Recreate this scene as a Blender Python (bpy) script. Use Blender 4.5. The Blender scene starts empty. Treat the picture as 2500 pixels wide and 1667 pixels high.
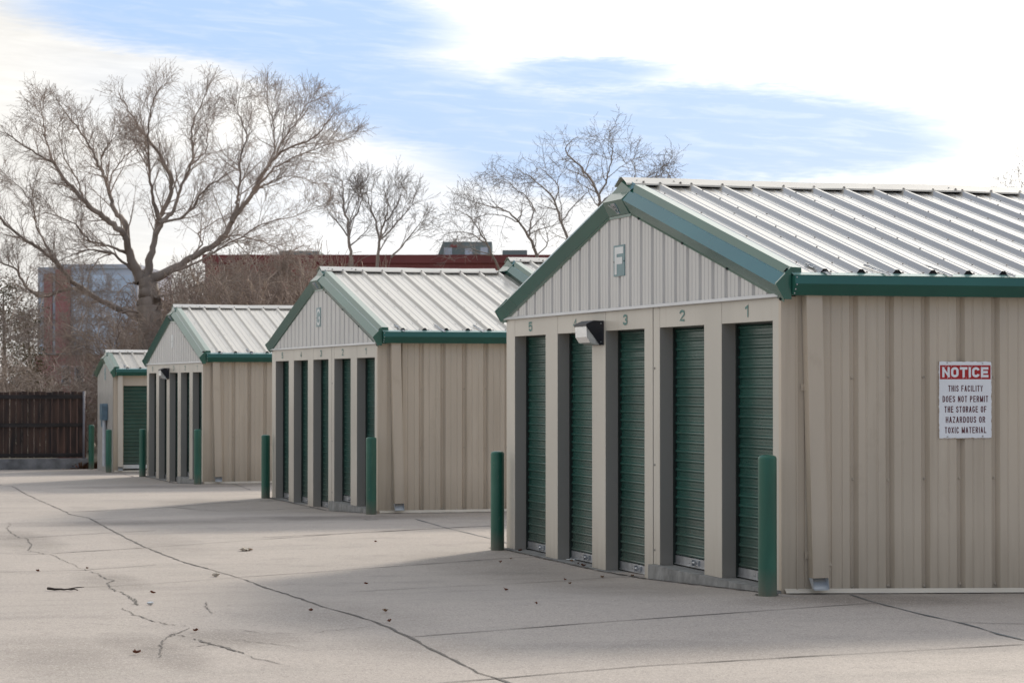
import bpy, math, random
import numpy as np
from mathutils import Vector, Matrix

# ------------------------------------------------------------------ camera, sky, sun, exposure
scene = bpy.context.scene
COL = scene.collection
CF, CPHI, CPITCH = 6083.4, 0.285, 0.0159
CAM = np.array([-7.4007, -17.8663, 1.6363])
cam_data = bpy.data.cameras.new("camera")
cam = bpy.data.objects.new("camera", cam_data)
COL.objects.link(cam)
cam.location = CAM
cam.rotation_euler = (math.pi / 2 + CPITCH, 0, -CPHI)
cam_data.sensor_width = 36.0
cam_data.lens = 36.0 * CF / 2500.0
cam_data.clip_start = 0.1
cam_data.clip_end = 3000.0
cam_data.dof.use_dof = True
cam_data.dof.focus_distance = 21.0
cam_data.dof.aperture_fstop = 8.0
scene.camera = cam

SUN_EL = math.radians(26.5)
SUN_AZ = math.radians(42.0)          # from +Y towards +X
sun_dir = Vector((math.sin(SUN_AZ) * math.cos(SUN_EL), math.cos(SUN_AZ) * math.cos(SUN_EL), math.sin(SUN_EL)))
sun_data = bpy.data.lights.new("sun", 'SUN')
sun_data.energy = 2.9
sun_data.angle = math.radians(7.0)   # the sun stands behind thin cloud
sun_data.color = (1.0, 0.90, 0.76)
sun = bpy.data.objects.new("sun", sun_data)
COL.objects.link(sun)
sun.rotation_euler = sun_dir.to_track_quat('Z', 'Y').to_euler()
sun.location = (20, 30, 30)

scene.view_settings.view_transform = 'Standard'
scene.view_settings.look = 'None'
scene.view_settings.exposure = 0.07
scene.view_settings.gamma = 1.0
scene.cycles.max_bounces = 6


def build_world():
    w = bpy.data.worlds.new("World")
    scene.world = w
    w.use_nodes = True
    nt = w.node_tree
    for n in list(nt.nodes):
        nt.nodes.remove(n)
    N = nt.nodes.new
    L = nt.links.new

    def m(op, a, b=None, c=None, clamp=False):
        n = N('ShaderNodeMath')
        n.operation = op
        n.use_clamp = clamp
        for i, x in enumerate((a, b, c)):
            if x is None:
                continue
            if isinstance(x, (int, float)):
                n.inputs[i].default_value = x
            else:
                L(x, n.inputs[i])
        return n.outputs[0]

    sky = N('ShaderNodeTexSky')
    sky.sky_type = 'NISHITA'
    sky.sun_disc = False
    sky.sun_elevation = SUN_EL
    sky.sun_rotation = SUN_AZ
    sky.air_density = 1.0
    sky.dust_density = 1.5
    tc = N('ShaderNodeTexCoord')
    sep = N('ShaderNodeSeparateXYZ')
    L(tc.outputs['Generated'], sep.inputs[0])
    az = m('ARCTAN2', sep.outputs[0], sep.outputs[1])
    el = m('ARCSINE', sep.outputs[2])
    comb = N('ShaderNodeCombineXYZ')
    L(m('MULTIPLY', az, 9.0), comb.inputs[0])
    L(m('MULTIPLY', el, 42.0), comb.inputs[1])
    nz = N('ShaderNodeTexNoise')
    nz.inputs['Scale'].default_value = 1.0
    nz.inputs['Detail'].default_value = 6.0
    nz.inputs['Roughness'].default_value = 0.55
    L(comb.outputs[0], nz.inputs['Vector'])
    nsep = N('ShaderNodeSeparateColor')
    L(nz.outputs['Color'], nsep.inputs[0])
    comb2 = N('ShaderNodeCombineXYZ')
    L(m('MULTIPLY', az, 30.0), comb2.inputs[0])
    L(m('MULTIPLY', el, 190.0), comb2.inputs[1])
    nz2 = N('ShaderNodeTexNoise')
    nz2.inputs['Detail'].default_value = 4.0
    L(comb2.outputs[0], nz2.inputs['Vector'])
    azw = m('ADD', az, m('MULTIPLY', m('SUBTRACT', nsep.outputs[0], 0.5), 0.05))
    elw = m('ADD', el, m('ADD', m('MULTIPLY', m('SUBTRACT', nsep.outputs[1], 0.5), 0.018),
                         m('MULTIPLY', m('SUBTRACT', nz2.outputs['Fac'], 0.5), 0.007)))
    # gaps of blue sky between the cloud banks: (azimuth, elevation, half width, half height, tilt, strength)
    gaps = [(0.178, 0.145, 0.086, 0.0200, -0.05, 1.35), (0.228, 0.123, 0.068, 0.0150, -0.12, .95),
            (0.268, 0.107, 0.074, 0.0180, -0.12, 1.15), (0.313, 0.122, 0.040, 0.0085, -0.02, .95),
            (0.367, 0.098, 0.096, 0.0205, -0.02, 1.45), (0.420, 0.094, 0.036, 0.015, -0.05, 1.05),
            (0.310, 0.092, 0.072, 0.018, 0.0, 1.1), (0.245, 0.076, 0.13, 0.035, 0.0, .34), (0.14, 0.115, 0.05, 0.02, 0.0, .28), (0.46, 0.12, 0.05, 0.008, 0.15, .35),
            (-0.15, 0.76, 0.55, 0.22, 0.0, 1.1), (1.5, 0.5, 0.4, 0.12, 0.0, .8),
            (-2.6, 0.45, 0.8, 0.28, 0.0, 1.0), (2.6, 0.5, 0.7, 0.25, 0.0, .9), (0.9, 1.15, 1.5, 0.25, 0.0, .9)]
    total = None
    for a0, e0, ra, re, t, s in gaps:
        da = m('SUBTRACT', azw, a0)
        de = m('SUBTRACT', m('SUBTRACT', elw, e0), m('MULTIPLY', da, t))
        q = m('ADD', m('POWER', m('ABSOLUTE', m('DIVIDE', da, ra)), 2.0), m('POWER', m('ABSOLUTE', m('DIVIDE', de, re)), 2.0))
        g = m('MULTIPLY', m('SUBTRACT', 1.0, m('MULTIPLY', q, 0.62), clamp=True), s)
        total = g if total is None else m('MAXIMUM', total, g)
    ramp = N('ShaderNodeMapRange')
    ramp.interpolation_type = 'SMOOTHSTEP'
    ramp.inputs['From Min'].default_value = 0.02
    ramp.inputs['From Max'].default_value = 0.95
    L(total, ramp.inputs['Value'])
    comb3 = N('ShaderNodeCombineXYZ')
    L(m('MULTIPLY', az, 7.0), comb3.inputs[0])
    L(m('ADD', m('MULTIPLY', el, 58.0), m('MULTIPLY', az, 5.0)), comb3.inputs[1])
    nz3 = N('ShaderNodeTexNoise')
    nz3.inputs['Detail'].default_value = 4.0
    nz3.inputs['Roughness'].default_value = 0.6
    nz3.inputs['Distortion'].default_value = 0.6
    L(comb3.outputs[0], nz3.inputs['Vector'])
    wisp = N('ShaderNodeMapRange')
    wisp.interpolation_type = 'SMOOTHSTEP'
    wisp.inputs['From Min'].default_value = 0.42
    wisp.inputs['From Max'].default_value = 0.72
    wisp.inputs['To Min'].default_value = 1.0
    wisp.inputs['To Max'].default_value = 0.84
    L(nz3.outputs['Fac'], wisp.inputs['Value'])
    blue = m('MULTIPLY', ramp.outputs[0], wisp.outputs[0])
    # cloud: thin grey-white veil, brighter towards the sun
    dotn = N('ShaderNodeVectorMath')
    dotn.operation = 'DOT_PRODUCT'
    L(tc.outputs['Generated'], dotn.inputs[0])
    dotn.inputs[1].default_value = sun_dir
    glow = m('POWER', m('MAXIMUM', dotn.outputs['Value'], 0.0), 9.0)
    cb = m('ADD', 8.3, m('ADD', m('MULTIPLY', glow, 15.0), m('ADD', m('MULTIPLY', m('SUBTRACT', nsep.outputs[2], 0.5), 5.0), m('MULTIPLY', m('SUBTRACT', nz3.outputs['Fac'], 0.5), 2.5))))
    ccol = N('ShaderNodeVectorMath')
    ccol.operation = 'SCALE'
    ccol.inputs[0].default_value = (1.0, 0.98, 0.94)
    L(cb, ccol.inputs['Scale'])
    # gap: the clear sky seen through a thin haze
    hz = N('ShaderNodeMix')
    hz.data_type = 'RGBA'
    hz.inputs['Factor'].default_value = 0.85
    L(sky.outputs[0], hz.inputs['A'])
    hz.inputs['B'].default_value = (4.4, 6.4, 9.9, 1)
    mix = N('ShaderNodeMix')
    mix.data_type = 'RGBA'
    L(blue, mix.inputs['Factor'])
    L(ccol.outputs[0], mix.inputs['A'])
    L(hz.outputs['Result'], mix.inputs['B'])
    bg = N('ShaderNodeBackground')
    bg.inputs['Strength'].default_value = 0.1
    # dimming added to the whole sky behind the camera, to darken faces turned that way
    back = m('SUBTRACT', 1.0, m('MULTIPLY', m('MAXIMUM', m('MULTIPLY', sep.outputs[1], -1.0), 0.0), 0.36))
    dim = N('ShaderNodeVectorMath')
    dim.operation = 'SCALE'
    L(mix.outputs['Result'], dim.inputs[0])
    L(back, dim.inputs['Scale'])
    L(dim.outputs[0], bg.inputs['Color'])
    out = N('ShaderNodeOutputWorld')
    L(bg.outputs[0], out.inputs['Surface'])


build_world()

# ------------------------------------------------------------------ helpers
rng = random.Random(7)
C_R = np.array([math.cos(CPHI), -math.sin(CPHI), 0.0])
C_F0 = np.array([math.sin(CPHI), math.cos(CPHI), 0.0])
C_F = C_F0 * math.cos(CPITCH) + np.array([0, 0, math.sin(CPITCH)])
C_U = -C_F0 * math.sin(CPITCH) + np.array([0, 0, math.cos(CPITCH)])


def survey(u, v, depth):
    """Place of a sighted point of the photograph (2500 x 1667) at a given distance."""
    return CAM + (C_R * (u - 1250) / CF + C_U * (833.5 - v) / CF + C_F) * depth


GK = [(-60, 0.05), (-1, 0.004), (0, 0.0), (3, -0.112), (4.3, -0.136), (7.6, -0.142), (13, -0.150), (15.1, -0.158), (18.1, -0.268),
      (22.7, -0.285), (28, -0.30), (29.2, -0.312), (32.2, -0.422), (36.8, -0.445), (41, -0.525), (42, -0.535), (46, -0.60), (60, -0.72), (400, -1.4)]
GX_, GZ_ = [k[0] for k in GK], [k[1] for k in GK]


def gz(x, y):
    z = float(np.interp(y, GX_, GZ_))
    if x > 0 and y < 4:
        z -= 0.02 * min(x, 12) * (1.0 if y < 0 else max(0, 1 - y / 4))
    return z


def ground_at(u, v):
    d = C_R * (u - 1250) / CF + C_U * (833.5 - v) / CF + C_F
    lo, hi = 5.0, 400.0
    for _ in range(60):
        t = 0.5 * (lo + hi)
        p = CAM + d * t
        if p[2] > gz(p[0], p[1]):
            lo = t
        else:
            hi = t
    return CAM + d * lo


class MB:
    def __init__(self):
        self.v, self.f, self.mi, self.sm = [], [], [], []

    def quad(self, a, b, c, d, mi=0, sm=False):
        n = len(self.v)
        self.v += [tuple(a), tuple(b), tuple(c), tuple(d)]
        self.f.append((n, n + 1, n + 2, n + 3))
        self.mi.append(mi)
        self.sm.append(sm)

    def poly(self, pts, mi=0):
        n = len(self.v)
        self.v += [tuple(p) for p in pts]
        self.f.append(tuple(range(n, n + len(pts))))
        self.mi.append(mi)
        self.sm.append(False)

    def box(self, x0, y0, z0, x1, y1, z1, mi=0):
        n = len(self.v)
        self.v += [(x0, y0, z0), (x1, y0, z0), (x1, y1, z0), (x0, y1, z0), (x0, y0, z1), (x1, y0, z1), (x1, y1, z1), (x0, y1, z1)]
        for q in ((0, 3, 2, 1), (4, 5, 6, 7), (0, 1, 5, 4), (1, 2, 6, 5), (2, 3, 7, 6), (3, 0, 4, 7)):
            self.f.append(tuple(n + i for i in q))
            self.mi.append(mi)
            self.sm.append(False)

    def obox(self, c, ax, ay, az, mi=0):
        """box with centre c and half axes (vectors)"""
        c, ax, ay, az = (np.array(q, float) for q in (c, ax, ay, az))
        n = len(self.v)
        for sz in (-1, 1):
            for sx, sy in ((-1, -1), (1, -1), (1, 1), (-1, 1)):
                self.v.append(tuple(c + ax * sx + ay * sy + az * sz))
        for q in ((0, 3, 2, 1), (4, 5, 6, 7), (0, 1, 5, 4), (1, 2, 6, 5), (2, 3, 7, 6), (3, 0, 4, 7)):
            self.f.append(tuple(n + i for i in q))
            self.mi.append(mi)
            self.sm.append(False)

    def strip(self, A, B, mi=0, sm=False):
        """ruled surface between two polylines"""
        n = len(self.v)
        k = len(A)
        self.v += [tuple(p) for p in A] + [tuple(p) for p in B]
        for i in range(k - 1):
            self.f.append((n + i, n + i + 1, n + k + i + 1, n + k + i))
            self.mi.append(mi)
            self.sm.append(sm)

    def prism(self, prof, A, B, mi=0, caps=True):
        """closed profile list of 3D offsets swept from A to B"""
        A, B = np.array(A, float), np.array(B, float)
        P = [np.array(p, float) for p in prof]
        a = [tuple(A + p) for p in P]
        b = [tuple(B + p) for p in P]
        self.strip(a + a[:1], b + b[:1], mi)
        if caps:
            self.poly(a[::-1], mi)
            self.poly(b, mi)

    def tube(self, pts, rad, sides=6, mi=0, caps=False, sm=True):
        pts = np.array(pts, float)
        k = len(pts)
        n = len(self.v)
        t = np.gradient(pts, axis=0)
        t /= np.linalg.norm(t, axis=1)[:, None] + 1e-9
        ref = np.array([0.0, 0.0, 1.0]) if abs(t[0][2]) < 0.8 else np.array([1.0, 0.0, 0.0])
        u = np.cross(t, ref)
        u /= np.linalg.norm(u, axis=1)[:, None] + 1e-9
        w = np.cross(t, u)
        ang = np.arange(sides) * 2 * math.pi / sides
        rad = np.array(rad, float) if hasattr(rad, '__len__') else np.full(k, rad)
        ring = pts[:, None, :] + rad[:, None, None] * (u[:, None, :] * np.cos(ang)[None, :, None] + w[:, None, :] * np.sin(ang)[None, :, None])
        self.v += [tuple(p) for p in ring.reshape(-1, 3)]
        for i in range(k - 1):
            for j in range(sides):
                a = n + i * sides + j
                b = n + i * sides + (j + 1) % sides
                self.f.append((a, b, b + sides, a + sides))
                self.mi.append(mi)
                self.sm.append(sm)
        if caps:
            self.f.append(tuple(n + j for j in range(sides))[::-1])
            self.f.append(tuple(n + (k - 1) * sides + j for j in range(sides)))
            self.mi += [mi, mi]
            self.sm += [False, False]

    def mesh(self, name):
        me = bpy.data.meshes.new(name)
        me.from_pydata(self.v, [], self.f)
        me.polygons.foreach_set('material_index', self.mi)
        me.polygons.foreach_set('use_smooth', self.sm)
        me.update()
        return me

    def build(self, name, mats, parent=None, loc=None):
        o = bpy.data.objects.new(name, self.mesh(name))
        for mt in (mats if isinstance(mats, (list, tuple)) else [mats]):
            o.data.materials.append(mt)
        COL.objects.link(o)
        if parent is not None:
            o.parent = parent
        if loc is not None:
            o.location = loc
        return o


def tag(o, label=None, cat=None, group=None, kind=None):
    if label:
        o['label'] = label
    if cat:
        o['category'] = cat
    if group:
        o['group'] = group
    if kind:
        o['kind'] = kind
    return o


def empty(name, loc, label, cat, group=None):
    o = bpy.data.objects.new(name, None)
    o.empty_display_size = 0.3
    COL.objects.link(o)
    o.location = loc
    return tag(o, label, cat, group)


# ------------------------------------------------------------------ materials
def mat(name, col, rough=0.5, metal=0.0, var=0.08, vscale=3.0, stretch=(1, 1, 1), bump=0.0, bscale=40.0, spec=0.5, col2=None, extra=None):
    m = bpy.data.materials.new(name)
    m.use_nodes = True
    nt = m.node_tree
    N, L = nt.nodes.new, nt.links.new
    b = nt.nodes['Principled BSDF']
    b.inputs['Roughness'].default_value = rough
    b.inputs['Metallic'].default_value = metal
    b.inputs['Specular IOR Level'].default_value = spec
    tc = N('ShaderNodeTexCoord')
    mp = N('ShaderNodeMapping')
    mp.inputs['Scale'].default_value = stretch
    L(tc.outputs['Object'], mp.inputs[0])
    nz = N('ShaderNodeTexNoise')
    nz.inputs['Scale'].default_value = vscale
    nz.inputs['Detail'].default_value = 5
    L(mp.outputs[0], nz.inputs['Vector'])
    mr = N('ShaderNodeMapRange')
    mr.inputs['From Min'].default_value = 0.3
    mr.inputs['From Max'].default_value = 0.7
    L(nz.outputs['Fac'], mr.inputs['Value'])
    mx = N('ShaderNodeMix')
    mx.data_type = 'RGBA'
    c2 = col2 if col2 else tuple(c * (1 - 2 * var) for c in col)
    c1 = col if col2 else tuple(c * (1 + var) for c in col)
    mx.inputs['A'].default_value = (*c1, 1)
    mx.inputs['B'].default_value = (*c2, 1)
    L(mr.outputs[0], mx.inputs['Factor'])
    res = mx.outputs['Result']
    if extra:
        res = extra(nt, tc, res, b)
    L(res, b.inputs['Base Color'])
    if bump > 0:
        n2 = N('ShaderNodeTexNoise')
        n2.inputs['Scale'].default_value = bscale
        n2.inputs['Detail'].default_value = 3
        L(mp.outputs[0], n2.inputs['Vector'])
        bp = N('ShaderNodeBump')
        bp.inputs['Strength'].default_value = bump
        bp.inputs['Distance'].default_value = 0.01
        L(n2.outputs['Fac'], bp.inputs['Height'])
        L(bp.outputs[0], b.inputs['Normal'])
    return m


def dirt_low(col, z0, z1, amount):
    """splash dirt along the foot of a wall and faint rain streaks, with an outline of its own"""
    def ex(nt, tc, res, b):
        N, L = nt.nodes.new, nt.links.new
        sp = N('ShaderNodeSeparateXYZ')
        L(tc.outputs['Object'], sp.inputs[0])
        mr = N('ShaderNodeMapRange')
        mr.inputs['From Min'].default_value = z1
        mr.inputs['From Max'].default_value = z0
        L(sp.outputs[2], mr.inputs['Value'])
        mp = N('ShaderNodeMapping')
        mp.inputs['Scale'].default_value = (14, 14, 1.2)
        L(tc.outputs['Object'], mp.inputs[0])
        nz = N('ShaderNodeTexNoise')
        nz.inputs['Scale'].default_value = 1.0
        nz.inputs['Detail'].default_value = 6
        L(mp.outputs[0], nz.inputs['Vector'])
        mu = N('ShaderNodeMath')
        mu.operation = 'MULTIPLY'
        L(mr.outputs[0], mu.inputs[0])
        L(nz.outputs['Fac'], mu.inputs[1])
        m2 = N('ShaderNodeMath')
        m2.operation = 'MULTIPLY'
        m2.use_clamp = True
        L(mu.outputs[0], m2.inputs[0])
        m2.inputs[1].default_value = amount
        mx = N('ShaderNodeMix')
        mx.data_type = 'RGBA'
        L(m2.outputs[0], mx.inputs['Factor'])
        L(res, mx.inputs['A'])
        mx.inputs['B'].default_value = (*col, 1)
        return mx.outputs['Result']
    return ex


def scuffs(layers, inner=None):
    """scratches, chips and grime patches: (colour, scale, stretch, low, high, amount)"""
    def ex(nt, tc, res, b):
        N, L = nt.nodes.new, nt.links.new
        if inner:
            res = inner(nt, tc, res, b)
        for col, sc, st, lo, hi, amt in layers:
            mp = N('ShaderNodeMapping')
            mp.inputs['Scale'].default_value = st
            mp.inputs['Location'].default_value = (sc * 0.37, sc * 1.3, 0.7)
            L(tc.outputs['Object'], mp.inputs[0])
            nz = N('ShaderNodeTexNoise')
            nz.inputs['Scale'].default_value = sc
            nz.inputs['Detail'].default_value = 7
            nz.inputs['Roughness'].default_value = 0.62
            L(mp.outputs[0], nz.inputs['Vector'])
            mr = N('ShaderNodeMapRange')
            mr.inputs['From Min'].default_value = lo
            mr.inputs['From Max'].default_value = hi
            mr.inputs['To Max'].default_value = amt
            L(nz.outputs['Fac'], mr.inputs['Value'])
            mx = N('ShaderNodeMix')
            mx.data_type = 'RGBA'
            L(mr.outputs[0], mx.inputs['Factor'])
            L(res, mx.inputs['A'])
            mx.inputs['B'].default_value = (*col, 1)
            res = mx.outputs['Result']
        return res
    return ex


TAN = (0.59, 0.512, 0.415)
M = {}
M['wall'] = mat('tan_painted_steel', TAN, 0.38, 0, 0.06, 1.3, (1.5, 1.5, 0.35), 0.22, 3.5, extra=scuffs([((0.40, 0.33, 0.25), 1.0, (9, 9, 0.5), 0.56, 0.80, 0.5), ((0.34, 0.27, 0.19), 2.2, (1, 1, 0.7), 0.64, 0.80, 0.45), ((0.75, 0.68, 0.57), 1.4, (5, 5, 0.4), 0.60, 0.80, 0.4)], dirt_low((0.30, 0.25, 0.19), -0.05, 0.55, 1.0)))
M['front'] = mat('tan_smooth_steel', (0.59, 0.555, 0.49), 0.34, 0, 0.05, 1.0, (1, 1, 0.4), 0.12, 3, extra=scuffs([((0.42, 0.37, 0.30), 1.3, (8, 8, 0.6), 0.58, 0.82, 0.4), ((0.25, 0.22, 0.19), 14, (1, 1, 1), 0.70, 0.78, 0.5)], dirt_low((0.33, 0.28, 0.22), -0.15, 0.5, 0.9)))
M['siding'] = mat('light_grey_siding', (0.62, 0.615, 0.60), 0.36, 0, 0.04, 1.5, (1, 1, 0.4), 0.03, 5)
M['siding_shaded'] = mat('shaded_tan_siding', (0.44, 0.42, 0.39), 0.4, 0, 0.05, 1.5, (1, 1, 0.4), 0.03, 5)  # siding tone darkened to stand for the shade on the far gable
M['roof'] = mat('white_roof_steel', (0.41, 0.38, 0.335), 0.21, 0.0, 0.05, 1.2, (1, 0.35, 1), 0.02, 4, spec=1.0)
M['roof'].node_tree.nodes['Principled BSDF'].inputs['Coat Weight'].default_value = 0.2
M['roof'].node_tree.nodes['Principled BSDF'].inputs['Coat Roughness'].default_value = 0.2
M['ridge'] = mat('cream_ridge_steel', (0.74, 0.69, 0.61), 0.3, 0, 0.06, 2.0, spec=0.8)
M['cream'] = mat('cream_trim_steel', (0.66, 0.61, 0.53), 0.4, 0, 0.05, 2.0)
M['drip'] = mat('pale_drip_trim', (0.60, 0.60, 0.61), 0.3, 0, 0.05, 2.0)
M['green'] = mat('green_trim_steel', (0.020, 0.120, 0.090), 0.2, 0, 0.08, 1.2, bump=0.02, bscale=3, spec=0.65)
M['green'].node_tree.nodes['Principled BSDF'].inputs['Coat Weight'].default_value = 0.12
M['green'].node_tree.nodes['Principled BSDF'].inputs['Coat Roughness'].default_value = 0.12
M['door'] = mat('green_door_steel', (0.020, 0.082, 0.066), 0.27, 0, 0.14, 2.0, (1, 0.5, 2), 0.14, 4, extra=scuffs([((0.06, 0.13, 0.11), 1.6, (1, 1, 2.5), 0.56, 0.78, 0.5), ((0.11, 0.15, 0.13), 30, (1, 0.3, 1), 0.66, 0.76, 0.45)], dirt_low((0.10, 0.105, 0.09), -0.1, 0.6, 1.1)))
M['bollard'] = mat('green_bollard_sleeve', (0.014, 0.110, 0.075), 0.36, 0, 0.16, 5.0, (1, 1, 0.25), 0.08, 30, extra=scuffs([((0.05, 0.17, 0.13), 4, (1, 1, 0.4), 0.55, 0.75, 0.5), ((0.20, 0.22, 0.19), 26, (1, 1, 0.35), 0.66, 0.74, 0.55), ((0.03, 0.045, 0.035), 12, (1, 1, 0.3), 0.66, 0.78, 0.5)], dirt_low((0.13, 0.125, 0.10), 0.0, 0.22, 1.6)))
M['apron'] = mat('sky_sheen_apron_steel', (0.20, 0.34, 0.31), 0.25, 0, 0.08, 2.0, spec=0.8)  # trim green made paler to stand for the sky reflected in it
M['jamb'] = mat('shade_darkened_jamb_steel', (0.31, 0.295, 0.275), 0.35, 0, 0.05, 1.0, (1, 1, 0.4), extra=dirt_low((0.30, 0.27, 0.22), -0.15, 0.7, 0.7))  # wall paint darkened: shade of the door reveals put into the colour
M['shoe'] = mat('bare_metal_shoe', (0.62, 0.66, 0.70), 0.35, 0.25, 0.08, 8.0)
M['number'] = mat('faded_green_number_paint', (0.10, 0.24, 0.22), 0.5, 0, 0.12, 30.0)
M['plate'] = mat('blue_grey_sign_plate', (0.13, 0.25, 0.28), 0.35, 0, 0.08, 6.0)
M['letter'] = mat('off_white_letter', (0.72, 0.75, 0.76), 0.4, 0, 0.05, 6.0)
M['black'] = mat('black_closure_foam', (0.012, 0.012, 0.014), 0.8, 0, 0.2, 30)
M['dark'] = mat('dark_seam', (0.05, 0.05, 0.05), 0.7, 0, 0.2, 10)
M['guide'] = mat('dark_door_guide', (0.012, 0.022, 0.02), 0.5, 0, 0.2, 10)
M['alu'] = mat('galvanised_steel', (0.55, 0.57, 0.60), 0.35, 0.85, 0.12, 12.0)
M['screw'] = mat('screw_head', (0.36, 0.34, 0.33), 0.45, 0.5, 0.2, 50)
M['wscrew'] = mat('tan_screw_head', (0.56, 0.50, 0.42), 0.4, 0.2, 0.2, 50)
M['lamp_body'] = mat('black_lamp_housing', (0.016, 0.017, 0.024), 0.42, 0, 0.1, 8)
M['box'] = mat('blue_grey_box', (0.13, 0.21, 0.28), 0.4, 0, 0.1, 6)
M['pipe'] = mat('white_conduit', (0.55, 0.58, 0.62), 0.4, 0, 0.1, 6)


def glass_mat():
    m = bpy.data.materials.new('prismatic_lamp_glass')
    m.use_nodes = True
    nt = m.node_tree
    b = nt.nodes['Principled BSDF']
    b.inputs['Base Color'].default_value = (0.86, 0.87, 0.86, 1)
    b.inputs['Roughness'].default_value = 0.18
    b.inputs['Transmission Weight'].default_value = 0.55
    b.inputs['IOR'].default_value = 1.45
    tc = nt.nodes.new('ShaderNodeTexCoord')
    wv = nt.nodes.new('ShaderNodeTexWave')
    wv.inputs['Scale'].default_value = 30
    wv.bands_direction = 'Z'
    nt.links.new(tc.outputs['Object'], wv.inputs['Vector'])
    bp = nt.nodes.new('ShaderNodeBump')
    bp.inputs['Strength'].default_value = 0.4
    bp.inputs['Distance'].default_value = 0.006
    nt.links.new(wv.outputs['Fac'], bp.inputs['Height'])
    nt.links.new(bp.outputs[0], b.inputs['Normal'])
    return m


M['glass'] = glass_mat()


def concrete_mat():
    m = bpy.data.materials.new('exposed_aggregate_concrete')
    m.use_nodes = True
    nt = m.node_tree
    N, L = nt.nodes.new, nt.links.new
    b = nt.nodes['Principled BSDF']
    b.inputs['Roughness'].default_value = 0.82
    b.inputs['Specular IOR Level'].default_value = 0.35
    tc = N('ShaderNodeTexCoord')

    def noise(scale, det=4, st=(1, 1, 1), rough=0.5):
        mp = N('ShaderNodeMapping')
        mp.inputs['Scale'].default_value = st
        L(tc.outputs['Object'], mp.inputs[0])
        n = N('ShaderNodeTexNoise')
        n.inputs['Scale'].default_value = scale
        n.inputs['Detail'].default_value = det
        n.inputs['Roughness'].default_value = rough
        L(mp.outputs[0], n.inputs['Vector'])
        return n.outputs['Fac']

    def mixc(f, a, bcol, lo=0.35, hi=0.65, amt=1.0):
        mr = N('ShaderNodeMapRange')
        mr.inputs['From Min'].default_value = lo
        mr.inputs['From Max'].default_value = hi
        mr.inputs['To Max'].default_value = amt
        L(f, mr.inputs['Value'])
        mx = N('ShaderNodeMix')
        mx.data_type = 'RGBA'
        L(mr.outputs[0], mx.inputs['Factor'])
        if isinstance(a, tuple):
            mx.inputs['A'].default_value = (*a, 1)
        else:
            L(a, mx.inputs['A'])
        mx.inputs['B'].default_value = (*bcol, 1)
        return mx.outputs['Result']
    c = mixc(noise(0.22, 3), (0.435, 0.386, 0.348), (0.375, 0.334, 0.304))
    c = mixc(noise(1.6, 6, (0.25, 1, 1)), c, (0.29, 0.265, 0.24), 0.52, 0.75, 0.5)     # wheel rubbed streaks along the drive
    c = mixc(noise(0.9, 6, (1, 1, 1), 0.65), c, (0.45, 0.41, 0.36), 0.55, 0.72, 0.45)
    c = mixc(noise(6, 5), c, (0.25, 0.22, 0.20), 0.60, 0.78, 0.45)
    # stains with outlines of their own: run-off at the corners, darkened patches round the cracks, drips on the drive
    spx = N('ShaderNodeSeparateXYZ')
    L(tc.outputs['Object'], spx.inputs[0])
    wn = noise(1.3, 6, (1, 1, 1), 0.6)

    def mth(op, a, bb, cl=False):
        n = N('ShaderNodeMath')
        n.operation = op
        n.use_clamp = cl
        for i, q in enumerate((a, bb)):
            if isinstance(q, (int, float)):
                n.inputs[i].default_value = q
            else:
                L(q, n.inputs[i])
        return n.outputs[0]
    spots = [(*ground_at(395, 1590)[:2], 0.30, 1.3, 1.0), (*ground_at(330, 1570)[:2], 0.35, 0.9, .8), (*ground_at(560, 1560)[:2], 0.6, 0.8, .8), (*ground_at(270, 1420)[:2], 0.4, 1.6, .75), (*ground_at(60, 1320)[:2], 0.5, 2.6, .8),
             (0.4, -0.7, 1.3, 0.7, 1.0), (-0.6, 14.2, 2.2, 0.9, 1.15), (-2.9, 13.7, 2.4, 0.9, .9), (-0.6, 28.0, 2.4, 1.2, 1.1), (-0.9, 4.6, 0.8, 3.6, .6), (*ground_at(820, 1500)[:2], 0.9, 2.0, .5),
             (-0.9, 1.4, 0.8, 1.8, .6), (*ground_at(150, 1600)[:2], 0.6, 1.6, .6), (-0.2, 40.6, 2.2, 1.6, 1.0), (2.0, -1.5, 0.9, 1.0, .55), (*ground_at(1050, 1580)[:2], 0.7, 1.2, .45), (*ground_at(1700, 1590)[:2], 1.0, 0.9, .45),
             (-3.4, 9.5, 0.6, 3.0, .5), (-1.0, 20.5, 1.0, 3.0, .6)]
    tot = None
    for sx, sy, rx, ry, st in spots:
        a = mth('POWER', mth('DIVIDE', mth('SUBTRACT', spx.outputs[0], float(sx)), rx), 2.0)
        bb = mth('POWER', mth('DIVIDE', mth('SUBTRACT', spx.outputs[1], float(sy)), ry), 2.0)
        g = mth('MULTIPLY', mth('SUBTRACT', 1.0, mth('ADD', a, bb), True), st)
        tot = g if tot is None else mth('MAXIMUM', tot, g)
    c = mixc(mth('MULTIPLY', tot, wn), c, (0.16, 0.14, 0.125), 0.06, 0.60, 0.85)
    # rubber rubbed along the drive
    c = mixc(mth('MULTIPLY', noise(0.5, 5, (0.12, 2.2, 1), 0.6), noise(2.0, 3)), c, (0.25, 0.225, 0.21), 0.27, 0.42, 0.45)
    vo = N('ShaderNodeTexVoronoi')
    vo.inputs['Scale'].default_value = 120
    L(tc.outputs['Object'], vo.inputs['Vector'])
    sc = N('ShaderNodeSeparateColor')
    L(vo.outputs['Color'], sc.inputs[0])
    c = mixc(sc.outputs[0], c, (0.15, 0.13, 0.12), 0.76, 0.94, 0.55)
    c = mixc(sc.outputs[1], c, (0.64, 0.585, 0.53), 0.82, 0.95, 0.5)
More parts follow.
